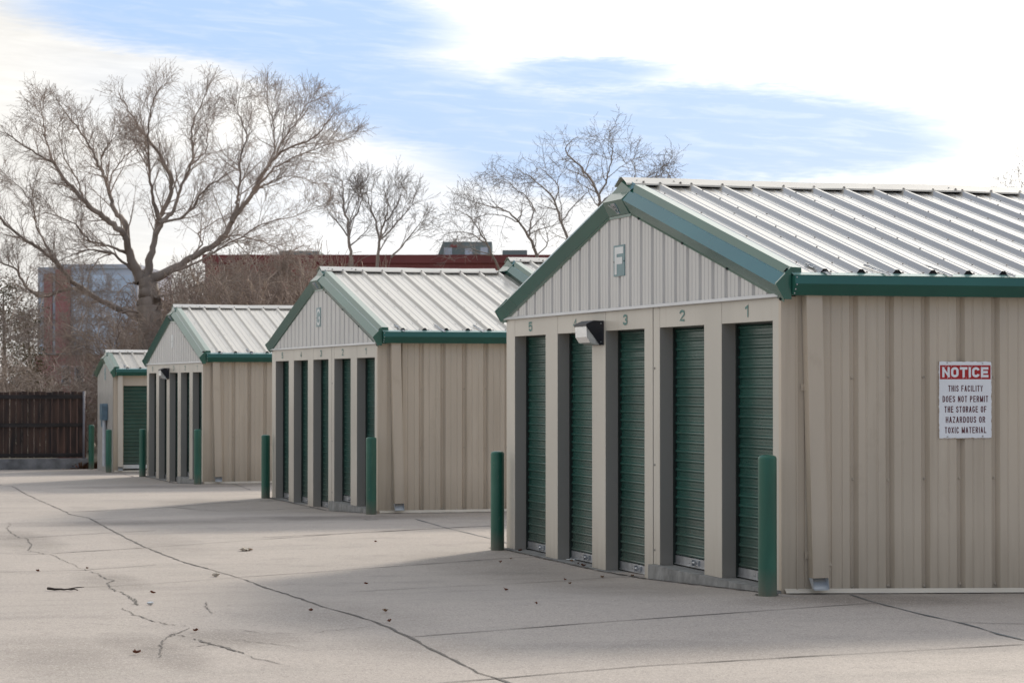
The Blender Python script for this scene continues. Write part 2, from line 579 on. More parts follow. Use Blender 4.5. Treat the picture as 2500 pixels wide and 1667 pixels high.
    c = mixc(noise(220, 2), c, (0.26, 0.225, 0.20), 0.5, 0.78, 0.4)
    L(c, b.inputs['Base Color'])
    bp = N('ShaderNodeBump')
    bp.inputs['Strength'].default_value = 0.35
    bp.inputs['Distance'].default_value = 0.004
    L(vo.outputs['Distance'], bp.inputs['Height'])
    bp2 = N('ShaderNodeBump')
    bp2.inputs['Strength'].default_value = 0.25
    bp2.inputs['Distance'].default_value = 0.02
    L(noise(14, 5), bp2.inputs['Height'])
    L(bp.outputs[0], bp2.inputs['Normal'])
    L(bp2.outputs[0], b.inputs['Normal'])
    return m


M['concrete'] = concrete_mat()
M['slab'] = mat('rough_slab_concrete', (0.255, 0.255, 0.25), 0.9, 0, 0.15, 9, bump=0.8, bscale=30)
M['crack'] = mat('dirt_filled_joint', (0.14, 0.127, 0.118), 0.9, 0, 0.3, 20)
M['sealant'] = mat('blue_grey_sealant', (0.10, 0.115, 0.125), 0.6, 0, 0.2, 20)
M['dirt'] = mat('dry_ground', (0.20, 0.17, 0.12), 0.95, 0, 0.2, 2.0, bump=0.5, bscale=8)
M['bark'] = mat('grey_brown_bark', (0.32, 0.27, 0.235), 0.85, 0, 0.22, 2.0, (1, 1, 0.3), 0.9, 12)
M['twig'] = mat('brown_twig_bark', (0.42, 0.345, 0.30), 0.8, 0, 0.15, 1.0)
M['twig_dark'] = mat('dark_twig_bark', (0.32, 0.285, 0.265), 0.8, 0, 0.15, 1.0)
M['brush'] = mat('reddish_brush_twigs', (0.33, 0.255, 0.215), 0.85, 0, 0.25, 0.6)
M['straw'] = mat('pale_brush_twigs', (0.44, 0.345, 0.28), 0.85, 0, 0.2, 0.6)

# ------------------------------------------------------------------ profiles
PITCH = 0.3048


def panel_profile(s0, s1, phase, pitch=PITCH, sign=-1.0, depth=0.032, minor=0.005, hw=0.0415):
    """PBR sheet: (position, offset) from s0 to s1; major rib at phase + k*pitch, two small ones between"""
    pts = []
    k0 = int(math.floor((s0 - phase) / pitch)) - 1
    k1 = int(math.ceil((s1 - phase) / pitch)) + 1
    for k in range(k0, k1 + 1):
        c = phase + k * pitch
        pts += [(c - hw, 0), (c - 0.0135, sign * depth), (c + 0.0135, sign * depth), (c + hw, 0)]
        for q in (0.106, 0.199):
            d = sign * minor
            e = c + q * pitch / PITCH
            pts += [(e - 0.010, 0), (e - 0.004, d), (e + 0.004, d), (e + 0.010, 0)]
    pts.sort(key=lambda p: p[0])
    S = [p[0] for p in pts]
    H = [p[1] for p in pts]
    out = [(s0, float(np.interp(s0, S, H)))] + [p for p in pts if s0 < p[0] < s1] + [(s1, float(np.interp(s1, S, H)))]
    return out


def screw_head(mb, c, n, r=0.008, h=0.006, mi=0):
    c, n = np.array(c, float), np.array(n, float)
    n /= np.linalg.norm(n)
    a = np.cross(n, (0.31, 0.9, 0.17))
    a /= np.linalg.norm(a)
    b = np.cross(n, a)
    k = len(mb.v)
    for rr, hh in ((r * 1.5, 0.0), (r * 1.4, h * 0.35), (r * 0.85, h * 0.4), (r * 0.8, h * 1.2)):
        for j in range(6):
            t = j * math.pi / 3
            mb.v.append(tuple(c + n * hh + (a * math.cos(t) + b * math.sin(t)) * rr))
    for lv in range(3):
        for j in range(6):
            p, q = k + lv * 6 + j, k + lv * 6 + (j + 1) % 6
            mb.f.append((p, q, q + 6, p + 6))
            mb.mi.append(mi)
            mb.sm.append(False)
    mb.f.append(tuple(k + 18 + j for j in range(6)))
    mb.mi.append(mi)
    mb.sm.append(False)


def _arc(cx, cy, rx, ry, a0, a1, n=10):
    return [(cx + rx * math.cos(math.radians(a0 + (a1 - a0) * i / n)), cy + ry * math.sin(math.radians(a0 + (a1 - a0) * i / n))) for i in range(n + 1)]


def glyph(ch):
    """strokes (centre lines in the unit box), closed flag"""
    T, B = (0.5, 0.72, 0.5, 0.28), (0.5, 0.28, 0.5, 0.28)
    bowl = [(0, 0), (0, 1), (0.5, 1)] + _arc(0.5, 0.75, 0.5, 0.25, 90, -90)[1:] + [(0, 0.5)]
    G = {
        'A': [[(0, 0), (.46, 1), (.54, 1), (1, 0)], [(.2, .3), (.8, .3)]],
        'C': [_arc(*T, 8, 180) + _arc(*B, 180, 352)],
        'D': [[(0, 0), (0, 1), (.45, 1)] + _arc(.45, .70, .55, .30, 90, 0)[1:] + _arc(.45, .30, .55, .30, 0, -90) + [(0, 0)]],
        'E': [[(1, 1), (0, 1), (0, 0), (1, 0)], [(0, .51), (.88, .51)]],
        'F': [[(1, 1), (0, 1), (0, 0)], [(0, .5), (.85, .5)]],
        'G': [_arc(*T, 12, 180) + _arc(*B, 180, 360) + [(1, .45), (.60, .45)]],
        'H': [[(0, 0), (0, 1)], [(1, 0), (1, 1)], [(0, .5), (1, .5)]],
        'I': [[(.5, 0), (.5, 1)]],
        'L': [[(0, 1), (0, 0), (1, 0)]],
        'M': [[(0, 0), (0, 1)], [(0, 1), (.5, .05)], [(.5, .05), (1, 1)], [(1, 1), (1, 0)]],
        'N': [[(0, 0), (0, 1)], [(0, 1), (1, 0)], [(1, 0), (1, 1)]],
        'O': [_arc(*T, 0, 180) + _arc(*B, 180, 360) + [(1, .72)]],
        'P': [bowl],
        'R': [bowl, [(.55, .5), (1, 0)]],
        'S': [_arc(.5, .76, .5, .24, 0, 215, 14) + _arc(.5, .25, .5, .25, 35, -180, 14)],
        'T': [[(0, 1), (1, 1)], [(.5, 1), (.5, 0)]],
        'U': [[(0, 1)] + _arc(*B, 180, 360) + [(1, 1)]],
        'X': [[(0, 0), (1, 1)], [(0, 1), (1, 0)]],
        'Y': [[(0, 1), (.5, .42), (1, 1)], [(.5, .42), (.5, 0)]],
        'Z': [[(0, 1), (1, 1), (0, 0), (1, 0)]],
        '1': [[(.1, .80), (.62, 1), (.62, 0)]],
        '2': [_arc(.5, .73, .5, .27, 180, -25, 12) + [(0, 0), (1, 0)]],
        '3': [_arc(.5, .76, .48, .24, 170, -90, 12), _arc(.5, .26, .5, .26, 90, -170, 12)],
        '4': [[(.75, 0), (.75, 1), (0, .28), (1, .28)]],
        '5': [[(.95, 1), (.06, 1), (.03, .52)] + _arc(.5, .32, .5, .32, 130, -165, 14)],
    }
    return G[ch]


def stroke_poly(P, t, square=True):
    """two edges of a mitred stroke of thickness t along P"""
    P = [np.array(p, float) for p in P]
    Q = [P[0]]
    for p in P[1:]:
        if np.linalg.norm(p - Q[-1]) > 1e-6:
            Q.append(p)
    P = Q
    closed = np.linalg.norm(P[0] - P[-1]) < 1e-6
    n = len(P)
    d = [(P[i + 1] - P[i]) / np.linalg.norm(P[i + 1] - P[i]) for i in range(n - 1)]
    if not closed and square:
        P[0] = P[0] - d[0] * t / 2
        P[-1] = P[-1] + d[-1] * t / 2
    A, B = [], []
    for i in range(n):
        if closed:
            a, b = d[(i - 1) % (n - 1)], d[i % (n - 1)]
        else:
            a, b = d[max(i - 1, 0)], d[min(i, n - 2)]
        na, nb = np.array((-a[1], a[0])), np.array((-b[1], b[0]))
        m = na + nb
        m = m / max(np.linalg.norm(m), 1e-6)
        k = min(1.0 / max(float(m @ na), 0.2), 1.6)
        A.append(P[i] + m * k * t / 2)
        B.append(P[i] - m * k * t / 2)
    return A, B


def add_text(mb, text, origin, du, dv, mi=0, weight=0.14, gap=0.40, layer=(0, 0, 0)):
    """condensed sans letters filling the parallelogram origin + a*du + b*dv; weight = stem / height"""
    o, du, dv = np.array(origin, float), np.array(du, float), np.array(dv, float)
    Lx, Hy = np.linalg.norm(du), np.linalg.norm(dv)
    ux, uy = du / Lx, dv / Hy
    t = weight * Hy
    rel = {'I': None, ' ': 0.45, 'M': 1.3, '1': 0.72}
    fixed = sum(t for c in text if c == 'I')
    units = sum(rel.get(c, 1.0) or 0 for c in text) + gap * (len(text) - 1)
    k = (Lx - fixed) / units
    x = 0.0
    kk = 0
    for c in text:
        w = t if c == 'I' else rel.get(c, 1.0) * k
        if c != ' ':
            for st in glyph(c):
                P = [(x + t / 2 + px * max(w - t, 0), t / 2 + py * (Hy - t)) for px, py in st]
                A, B = stroke_poly(P, t, c not in 'CGS235')
                A = [(min(max(p[0], x - .1 * t), x + w + .1 * t), min(max(p[1], 0), Hy)) for p in A]
                B = [(min(max(p[0], x - .1 * t), x + w + .1 * t), min(max(p[1], 0), Hy)) for p in B]
                off = np.array(layer, float) * (kk % 4)
                kk += 1
                mb.strip([o + ux * p[0] + uy * p[1] + off for p in A], [o + ux * p[0] + uy * p[1] + off for p in B], mi)
        x += w + gap * k


# ------------------------------------------------------------------ ground
def build_ground():
    mb = MB()
    xs = [-80, -30, -14, -8, -4, -2, -1, -0.35, -0.02, 1.0, 3, 6, 14, 40, 90]
    ys = sorted(set([-60, -30, -20, -16, -13, -10, -7, -4, -2, 43, 44.5, 46.2] + [k for k in GX_ if -1 <= k <= 46]
                    + [0.7, 1.5, 2.2, 2.8, 3.4, 15.8, 16.6, 17.4, 29.9, 30.6, 31.4, 10.0, 25.5]))
    for i in range(len(xs) - 1):
        for j in range(len(ys) - 1):
            a = [(xs[i], ys[j]), (xs[i + 1], ys[j]), (xs[i + 1], ys[j + 1]), (xs[i], ys[j + 1])]
            mb.poly([(x, y, gz(x, y)) for x, y in a], 0)

    def ribbon(pts, width, mi, wob=0.012, step=0.25, fade=False):
        P = [ground_at(u, v) for u, v in pts]
        Q = []
        for a, b in zip(P[:-1], P[1:]):
            n = max(1, int(np.linalg.norm(b - a) / step))
            for i in range(n):
                Q.append(a + (b - a) * i / n)
        Q.append(P[-1])
        Q = np.array(Q)
        t = np.gradient(Q, axis=0)
        t /= np.linalg.norm(t, axis=1)[:, None] + 1e-9
        nrm = np.stack([-t[:, 1], t[:, 0], 0 * t[:, 0]], 1)
        A, B = [], []
        for i, q in enumerate(Q):
            c = q + nrm[i] * rng.uniform(-wob, wob)
            w = width * 0.5 * rng.uniform(0.3, 1.5)
            if fade:
                w *= 0.35 + 0.65 * math.sin(math.pi * (i + 0.5) / len(Q))
            a, b = c - nrm[i] * w, c + nrm[i] * w
            A.append((a[0], a[1], gz(a[0], a[1]) + 0.004))
            B.append((b[0], b[1], gz(b[0], b[1]) + 0.004))
        mb.strip(A, B, mi)

    D = 2500 / 2352.0
    ribbon([(x * D, y * D) for x, y in [(0, 1112), (60, 1135), (150, 1175), (260, 1220), (330, 1255), (420, 1290), (500, 1312), (560, 1330), (640, 1358),
                                        (740, 1392), (820, 1415), (880, 1435), (950, 1468), (1030, 1510), (1100, 1545), (1180, 1572)]], 0.020, 1, 0.010, 0.15)

    def r3(pts):
        return [(x / 2.352, 1100 + y / 2.352) for x, y in pts]

    def r2(pts):
        return [(1180 + x * 0.41445, 850 + y * 0.41445) for x, y in pts]

    def r4(pts):
        return [(1000 + x * 0.6378, 1300 + y * 0.6378) for x, y in pts]
    thin = 0.022
    ribbon(r3([(440, 783), (620, 781), (870, 765), (1370, 727), (1700, 705), (2352, 658)]) + r2([(180, 1233), (340, 1231)]), 0.019, 1, 0.006)
    ribbon(r3([(1990, 812), (2352, 793)]) + r2([(300, 1380), (700, 1353), (940, 1345)]), 0.018, 1, 0.006)
    ribbon(r4([(0, 400), (700, 345), (1300, 303), (1650, 278), (1790, 269)]), 0.019, 1, 0.006)
    ribbon(r4([(60, 585), (150, 573), (400, 553), (900, 510), (1500, 475), (2352, 428)]), 0.019, 1, 0.006)
    ribbon(r4([(1690, 238), (1790, 270), (1990, 320), (2130, 350), (2260, 390), (2420, 428)]), 0.024, 2, 0.006, 0.2)
    ribbon(r4([(2110, 343), (2240, 348), (2400, 350)]), 0.014, 1, 0.006)
    ribbon([(1014.8, 1267), (1088, 1287.8), (1197, 1314.5), (1240, 1326)], 0.022, 2, 0.008)
    ribbon([(640, 1312), (900, 1299), (1088, 1288.5), (1240, 1281)], 0.034, 1, 0.01)
    ribbon(r3([(300, 590), (900, 553), (1500, 510), (2060, 470), (2352, 458)]), thin, 1, 0.008)
    ribbon(r3([(0, 508), (130, 502), (650, 470), (900, 458)]), thin, 1, 0.008)
    ribbon(r3([(410, 352), (950, 327), (1250, 300), (1600, 285)]), 0.03, 1, 0.010)
    ribbon(r3([(1000, 325), (1120, 338), (1260, 347), (1500, 340), (2100, 318)]), 0.03, 1, 0.03)
    ribbon(r3([(520, 395), (800, 380), (1000, 370)]), thin, 1, 0.01)
    ribbon(r3([(0, 697), (490, 685), (900, 655)]), thin, 1, 0.008)
    ribbon(r3([(0, 590), (190, 594), (300, 592)]), thin, 1, 0.008)
    ribbon(r3([(1180, 160), (1330, 190), (1440, 225)]), 0.02, 1, 0.02)
    ribbon([(255, 1152), (300, 1156), (325, 1164)], 0.03, 1, 0.02)
    for pts, w in [([(40, 410), (62, 425), (35, 445), (60, 462), (90, 490), (150, 503), (180, 540), (160, 575), (290, 597), (390, 640), (480, 680)], 0.012),
                   ([(480, 680), (560, 705), (610, 735), (655, 748), (620, 760), (625, 783), (655, 800), (720, 822), (755, 850), (790, 882)], 0.016),
                   ([(700, 905), (745, 925), (770, 940), (820, 958), (905, 985), (985, 1000), (1085, 1007)], 0.013),
                   ([(1185, 868), (1180, 890), (1200, 912), (1215, 936)], 0.010),
                   ([(1090, 1020), (1050, 1040), (990, 1057), (945, 1082), (925, 1120), (920, 1155), (912, 1190)], 0.014),
                   ([(1110, 1080), (1160, 1092), (1225, 1112), (1290, 1128), (1350, 1150), (1410, 1165)], 0.030),
                   ([(1410, 1175), (1520, 1205), (1660, 1238)], 0.010),
                   ([(1095, 1125), (1160, 1120), (1240, 1112)], 0.013),
                   ([(1250, 1090), (1380, 1085), (1450, 1098), (1550, 1105), (1740, 1135)], 0.009),
                   ([(1110, 1022), (1240, 1028), (1380, 1030), (1550, 1052), (1850, 1040), (2000, 1022), (2150, 1005)], 0.009),
                   ([(500, 990), (700, 1005), (900, 1003), (985, 1000)], 0.006),
                   ([(745, 840), (775, 858), (785, 885), (750, 880)], 0.018),
                   ([(990, 1055), (1030, 1062), (1065, 1067)], 0.014)]:
        P = r3(pts)
        Q = []
        for a, b in zip(P[:-1], P[1:]):
            for i in range(4):
                t = i / 4
                Q.append((a[0] + (b[0] - a[0]) * t + rng.uniform(-2.2, 2.2), a[1] + (b[1] - a[1]) * t + rng.uniform(-1.5, 1.5)))
        Q.append(P[-1])
        ribbon(Q, w * 0.9, 1, 0.010, 0.05, fade=True)
    def line_w(pts, width, mi, wob):
        A, B = [], []
        pts = np.array(pts, float)
        t = np.gradient(pts, axis=0)
        t /= np.linalg.norm(t, axis=1)[:, None] + 1e-9
        for q, d_ in zip(pts, t):
            nn = np.array((-d_[1], d_[0]))
            w = width * rng.uniform(0.15, 1.2) * 0.5
            c_ = q + nn * rng.uniform(-wob, wob)
            a_, b_ = c_ - nn * w, c_ + nn * w
            A.append((a_[0], a_[1], gz(a_[0], a_[1]) + 0.006))
            B.append((b_[0], b_[1], gz(b_[0], b_[1]) + 0.006))
        mb.strip(A, B, mi)
    for bx, by in ((0, 0), (0.366, 15.13), (0.277, 29.19)):
        line_w([(bx - 0.066, by + 0.05 + 0.05 * i) for i in range(151)], 0.05, 1, 0.012)
    line_w([(0.05 + 0.06 * i, -0.052) for i in range(120)], 0.02, 1, 0.004)
    for u, v in [(1873, 1454), (1214.5, 1339), (906.5, 1270), (649, 1224)]:
        P = ground_at(u, v - 2)
        line_w([(P[0] + 0.082 * math.cos(0.3 * k), P[1] + 0.082 * math.sin(0.3 * k)) for k in range(22)], 0.03, 1, 0.004)
    o = mb.build('concrete_pavement', [M['concrete'], M['crack'], M['sealant']])
    tag(o, 'pale exposed aggregate concrete drive with cracks and joints', None, None, 'structure')
    g = MB()
    S = 1500
    g.poly([(-S, -S, -1.6), (S, -S, -1.6), (S, S, -1.6), (-S, S, -1.6)])
    b = [(-80, 46.2), (90, 46.2), (200, 300), (-200, 300)]
    g.poly([(-80, 46.2, gz(0, 46.2) - 0.01), (90, 46.2, gz(0, 46.2) - 0.01), (200, 300, -0.9), (-200, 300, -0.9)])
    tag(g.build('ground', M['dirt']), None, None, None, 'structure')


build_ground()

# ------------------------------------------------------------------ storage buildings
GUT = [(-0.186, 2.44), (-0.2, 2.376), (-0.135, 2.290), (-0.002, 2.290)]     # (y, z) of the gutter face


def build_storage(X, Y, Z, W, L, label, letter, doors=True, ds_x=0.232, phase=0.30, full_front=False, base=True, downspout=True, extra_wall=None, floors=(0.025, -0.13)):
    root = empty('storage_building', (X, Y, Z), label, 'storage building', 'green trimmed self storage buildings')
    c = W / 2
    zr0 = 3.446 - 0.25 * (3.797 - c)            # ridge height of the roof sheet
    zb0 = 3.238 - 0.25 * (3.797 - c)           # peak of the siding
    zr = lambda y: zr0 - 0.25 * abs(y - c)
    zb = lambda y: zb0 - 0.25 * abs(y - c)
    Hd = 2.29
    zlow = -0.35
    # --- long wall facing the drive
    mb = MB()
    x_end = L
    if extra_wall is None:
        pr = panel_profile(0.12, x_end, phase, depth=0.042, hw=0.038)
        mb.strip([(s, -d, zlow) for s, d in pr], [(s, -d, Hd + 0.05) for s, d in pr])
        if doors and X == 0:
            for dx_, dz_ in ((0.39, 0.20), (0.40, 0.235)):
                mb.quad((dx_ - .018, -0.0015, dz_ - .022), (dx_ + .022, -0.0015, dz_ - .03), (dx_ + .012, 0.006, dz_ + .004), (dx_ - .012, 0.008, dz_ + .012))
        zz = [0.036, 0.869, 1.669] if base else []
        k = 0
        while phase + k * PITCH < min(L, 9):
            for z in zz:
                screw_head(mb, (phase + k * PITCH + rng.uniform(0.002, 0.010), 0.0415, z + rng.uniform(-.006, .006)), (0, -1, 0), 0.010, 0.007, 1)
            k += 1
        mb.build('side_wall', [M['wall'], M['wscrew']], root)
    else:
        extra_wall(root)
    if base:
        mb = MB()
        mb.poly([(0.0, 0.06, zlow), (0.0, W - 0.02, zlow), (0.0, W - 0.02, Hd), (0, 0.06, Hd)]) if False else None
        xs = np.linspace(0.02, min(L, 12), 30)
        tz = [(gz(X + x, Y - 0.02) - Z) + 0.006 for x in xs]
        mb.strip([(x, -0.040, z + rng.uniform(-.002, .002)) for x, z in zip(xs, tz)], [(x, -0.034, z + 0.012) for x, z in zip(xs, tz)])
        mb.strip([(x, -0.034, z + 0.012) for x, z in zip(xs, tz)], [(x, -0.004, z + 0.034) for x, z in zip(xs, tz)])
        mb.build('base_flashing', M['cream'], root)
        # corner trim
        mb = MB()
        mb.box(-0.004, -0.005, zlow, 0.125, 0.0, Hd)
        mb.box(0.118, -0.012, zlow, 0.132, -0.0051, Hd)
        mb.box(-0.0042, -0.0048, zlow, 0.0, 0.045, Hd)
        mb.build('corner_trim', M['wall'], root)
    # far and rear walls
    mb = MB()
    pr = panel_profile(0.02, L, 0.2)
    mb.strip([(s, W + d, zlow) for s, d in pr], [(s, W + d, Hd + 0.05) for s, d in pr])
    mb.build('side_wall', M['wall'], root)
    mb = MB()
    mb.poly([(L, 0.03, zlow), (L, W - 0.03, zlow), (L, W - 0.03, zr(W)), (L, c, zr0 - 0.02), (L, 0.03, zr(0))])
    mb.build('rear_wall', M['wall'], root)
    mb = MB()
    mb.box(0.0, W - 0.01, zlow, 0.11, W + 0.004, Hd)
    mb.build('corner_trim', M['front'], root)
    # --- gable siding
    mb = MB()
    pr = panel_profile(0.012, W - 0.012, 0.246, 0.2987, depth=0.042, hw=0.037)
    z0 = zlow if full_front else Hd + 0.010
    mb.strip([(-d - 0.012, s, z0) for s, d in pr], [(-d - 0.012, s, zb(s) + 0.06) for s, d in pr])
    mb.build('gable_siding', M['siding_shaded'] if full_front else M['siding'], root)
    if doors:
        mb = MB()
        prof = [(-0.013, 0, Hd + 0.026), (-0.020, 0, Hd + 0.024), (-0.036, 0, Hd - 0.002), (-0.030, 0, Hd - 0.006), (-0.013, 0, Hd + 0.012)]
        mb.prism(prof, (0, 0.0, 0), (0, W, 0))
        mb.build('drip_flashing', M['drip'], root)
        a = [0.174 + 1.503 * i for i in range(5)]
        b = [q + 1.102 for q in a]
        seam = 2.95
        edges = [(0.046, a[0], floors[0] - 0.03), (b[0], a[1], floors[0]), (b[1], seam - 0.012, floors[0]), (seam + 0.012, a[2], floors[1] - 0.05), (b[2], a[3], floors[1]),
                 (b[3], a[4], floors[1]), (b[4], W - 0.012, floors[1])]
        for y0, y1, zf in edges:
            mb = MB()
            mb.box(0.0, y0, zf, 0.122, y1, Hd - 0.002)
            mb.build('pilaster', M['front'], root)
        mb = MB()
        mb.box(0.012, seam - 0.012, floors[1], 0.05, seam + 0.012, Hd)
        for z in (0.15, 0.9, 1.75):
            screw_head(mb, (-0.001, seam - 0.045, z), (-1, 0, 0), 0.008, 0.006, 1)
        mb.build('seam_channel', [M['dark'], M['screw']], root)
        for i in range(5):
            zf = floors[0] if i < 2 else floors[1]
            mb = MB()
            mb.box(0.0015, a[i] + 0.003, 2.107, 0.122, b[i] - 0.003, Hd - 0.002)
            mb.build('header', M['front'], root)
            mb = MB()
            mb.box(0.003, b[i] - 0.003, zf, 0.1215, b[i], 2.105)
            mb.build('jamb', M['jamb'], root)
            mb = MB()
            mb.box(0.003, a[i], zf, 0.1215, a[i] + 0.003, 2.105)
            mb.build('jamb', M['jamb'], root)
            # door curtain
            mb = MB()
            one = [(0, 0), (.003, .006), (.009, .0125), (.017, .015), (.025, .0125), (.032, .005), (.035, 0), (.052, 0), (.055, .0035), (.060, .0035), (.063, 0)]
            P = []
            z = zf + 0.09
            while z < 2.16:
                P += [(0.150 - dx, z + dz) for dz, dx in one]
                z += 0.081
            mb.strip([(x, a[i] + 0.03, zz) for x, zz in P], [(x, b[i] - 0.03, zz) for x, zz in P], 0, False)
            dr = mb.build('roll_up_door', M['door'], root)
            mb = MB()
            mb.box(0.134, a[i] + 0.028, zf + 0.012, 0.156, b[i] - 0.028, zf + 0.088)
            mb.box(0.126, a[i] + 0.028, zf + 0.012, 0.134, b[i] - 0.028, zf + 0.020)
            mb.build('bottom_bar', M['alu'], dr)
            mb = MB()
            y0 = a[i] + 0.54
            mb.box(0.118, y0 - 0.07, zf + 0.032, 0.133, y0 + 0.07, zf + 0.078)
            mb.tube([(0.108, y0 - 0.03, zf + 0.055), (0.108, y0 + 0.10, zf + 0.055)], 0.011, 8, caps=True)
            mb.box(0.095, y0 + 0.02, zf + 0.028, 0.125, y0 + 0.05, zf + 0.08)
            mb.build('latch', M['alu'], dr)
            mb = MB()
            mb.box(0.123, a[i] - 0.02, zf, 0.18, a[i] + 0.029, 2.15)
            mb.box(0.123, b[i] - 0.029, zf, 0.18, b[i] + 0.02, 2.15)
            mb.box(0.128, a[i] - 0.02, 2.095, 0.3, b[i] + 0.02, 2.2)
            mb.build('door_guide', M['guide'], root)
            mb = MB()
            ym = 0.5 * (a[i] + b[i]) - 0.02
            wd = 0.055 if i == 0 else 0.064
            add_text(mb, str(i + 1), (-0.0015, ym + wd, 2.147), (0, -2 * wd, 0), (0, 0, 0.1), 0, 0.21, 0.4, (-0.0003, 0, 0))
            mb.build('door_number', M['number'], root)
        for y0, y1, zt in ((0.0, seam, floors[0]), (seam, W - 0.002, floors[1])):
            mb = MB()
            n = 40
            A = [(-0.045 + rng.uniform(-.008, .008), y0 + (y1 - y0) * i / n, zt - 0.004 + rng.uniform(-.006, .003)) for i in range(n + 1)]
            mb.strip([(p[0] - 0.012, p[1], zlow - 0.2) for p in A], A)
            mb.strip(A, [(0.01, p[1], zt - 0.001) for p in A])
            mb.strip([(0.01, p[1], zt - 0.001) for p in A], [(0.4, p[1], zt - 0.001) for p in A])
            mb.poly([(-0.05, y1, zlow - .2), (0.4, y1, zlow - .2), (0.4, y1, zt - .002), (-0.045, y1, zt - .004)])
            mb.poly([(-0.05, y0, zlow - .2), (0.4, y0, zlow - .2), (0.4, y0, zt - .002), (-0.045, y0, zt - .004)])
            mb.build('floor_slab', M['slab'], root)
    # --- roof
    mb = MB()
    x1 = L + 0.08
    pr = panel_profile(0.03, x1, phase + 0.02, sign=1.0, minor=0.0035)
    for s in (-1, 1):
        ye = -0.1 if s < 0 else W + 0.1
        A = [(x, ye, zr(ye) + h) for x, h in pr]
        B = [(x, c, zr0 + h) for x, h in pr]
        if s < 0:
            mb.strip(A, B, 0)
        else:
            mb.strip(B, A, 0)
    nrm = np.array((0, -0.2425, 0.9701))
    k = 0
    while phase + 0.02 + k * PITCH < min(L, 12):
        xx = phase + 0.02 + k * PITCH
        for fr in (0.10, 0.37, 0.64, 0.88):
            y = -0.1 + (c + 0.1) * fr
            screw_head(mb, (xx - 0.075, y, zr(y)), nrm, 0.006, 0.006, 1)
        if k % 3 == 1:
            for q in range(1, 9):
                y = -0.1 + (c + 0.1) * (q / 9.0)
                screw_head(mb, (xx, y, zr(y) + 0.032), nrm, 0.006, 0.006, 1)
        for q in (-0.065, 0.065):
            screw_head(mb, (xx + q, -0.06, zr(-0.06)), nrm, 0.008, 0.007, 1)
        k += 1
    mb.build('roof', [M['roof'], M['screw']], root)
    mb = MB()
    k = 0
    while phase + 0.02 + (k - 1) * PITCH < min(L, 12):
        xx = phase + 0.02 + (k - 1) * PITCH
        zz = zr(-0.09)
        for yq in (-0.092, ):
            mb.poly([(xx - 0.040, yq, zz), (xx + 0.040, yq, zz), (xx + 0.013, yq, zz + 0.0305), (xx - 0.013, yq, zz + 0.0305)])
        k += 1
    mb.box(0.06, c - 0.115, zr(c - 0.115) - 0.01, x1 - 0.02, c - 0.105, zr(c - 0.115) + 0.036)
    mb.box(0.06, c + 0.105, zr(c - 0.115) - 0.01, x1 - 0.02, c + 0.115, zr(c - 0.115) + 0.036)
    mb.build('rib_closure', M['black'], root)
    mb = MB()
    xs = list(np.arange(-0.015, x1, PITCH))
    lines = []
    for yy, zz in ((-0.165, zr(c - 0.165) + 0.020), (-0.163, zr(c - 0.163) + 0.034), (-0.03, zr0 + 0.056), (0.03, zr0 + 0.056), (0.163, zr(c - 0.163) + 0.034), (0.165, zr(c - 0.165) + 0.020)):
        lines.append([(x, c + yy, zz + 0.004 * math.sin(x * 2.3 + 1) + rng.uniform(-.0025, .0025)) for x in xs])
    for p, q in zip(lines[:-1], lines[1:]):
        mb.strip(p, q)
    for x in xs[1:]:
        screw_head(mb, (x + 0.03, c - 0.145, zr(c - 0.145) + 0.040), nrm, 0.010, 0.009, 1)
    for x0 in (0.06, 0.42, 3.2):
        for q in range(3):
            screw_head(mb, (x0 + 0.05 * q, c - 0.05 - 0.045 * q, zr(c - 0.05 - 0.045 * q) + 0.046), nrm, 0.010, 0.009, 1)
    mb.build('ridge_cap', [M['ridge'], M['screw']], root)
    # --- rake trim on the gable
    prof = [(-0.016, -0.022), (-0.020, 0.0), (-0.030, 0.004), (-0.094, 0.110), (-0.020, 0.188), (0.002, 0.190), (0.034, 0.250), (0.125, 0.246), (0.125, 0.18), (-0.012, 0.18)]
    for s in (-1, 1):
        mb = MB()
        y_lo = c + s * (c + 0.10)
        y_hi = c + s * 0.262
        Pa = [(x, y_lo, zb(y_lo) + h) for x, h in prof]
        Pb = [(x, y_hi, zb(y_hi) + h) for x, h in prof]
        if s < 0:
            Pa, Pb = Pa, Pb
            mb.strip(Pa + Pa[:1], Pb + Pb[:1])
        else:
            mb.strip(Pb + Pb[:1], Pa + Pa[:1])
        mb.poly(Pa)
        mb.poly(Pb)
        # drop end plate
        E_ = [(-0.012, 0.0), (-0.032, 0.002), (-0.097, 0.112), (-0.094, 0.125), (-0.020, 0.198), (0.03, 0.252), (0.03, 0.0)]
        Pa = [(x, y_lo + s * 0.001, zb(y_lo) + h) for x, h in E_]
        Pb = [(x, y_lo + s * 0.03, zb(y_lo) + h) for x, h in E_]
        mb.strip(Pa + Pa[:1], Pb + Pb[:1])
        mb.poly(Pa)
        mb.poly(Pb)
        if s < 0:
            for fr in (0.02, 0.33, 0.62, 0.93):
                y = y_lo + (y_hi - y_lo) * fr
                screw_head(mb, (-0.019, y, zb(y) - 0.012), (-1, 0, 0), 0.011, 0.008, 1)
        mb.build('rake_trim', [M['green'], M['black']], root)
    # apex cap
    mb = MB()
    zf, zt_ = zb(c - 0.262) + 0.115, zb(c - 0.262) + 0.20
    A0, A1 = (-0.100, c - 0.27, zf), (-0.100, c + 0.27, zf)
    B0, B1 = (-0.030, c - 0.285, zb(c - .27) - 0.012), (-0.030, c + 0.285, zb(c - .27) - 0.012)
    T0, T1, TP = (-0.006, c - 0.27, zt_), (-0.006, c + 0.27, zt_), (-0.006, c, zr0 + 0.02)
    mb.quad(A0, A1, B1, B0)
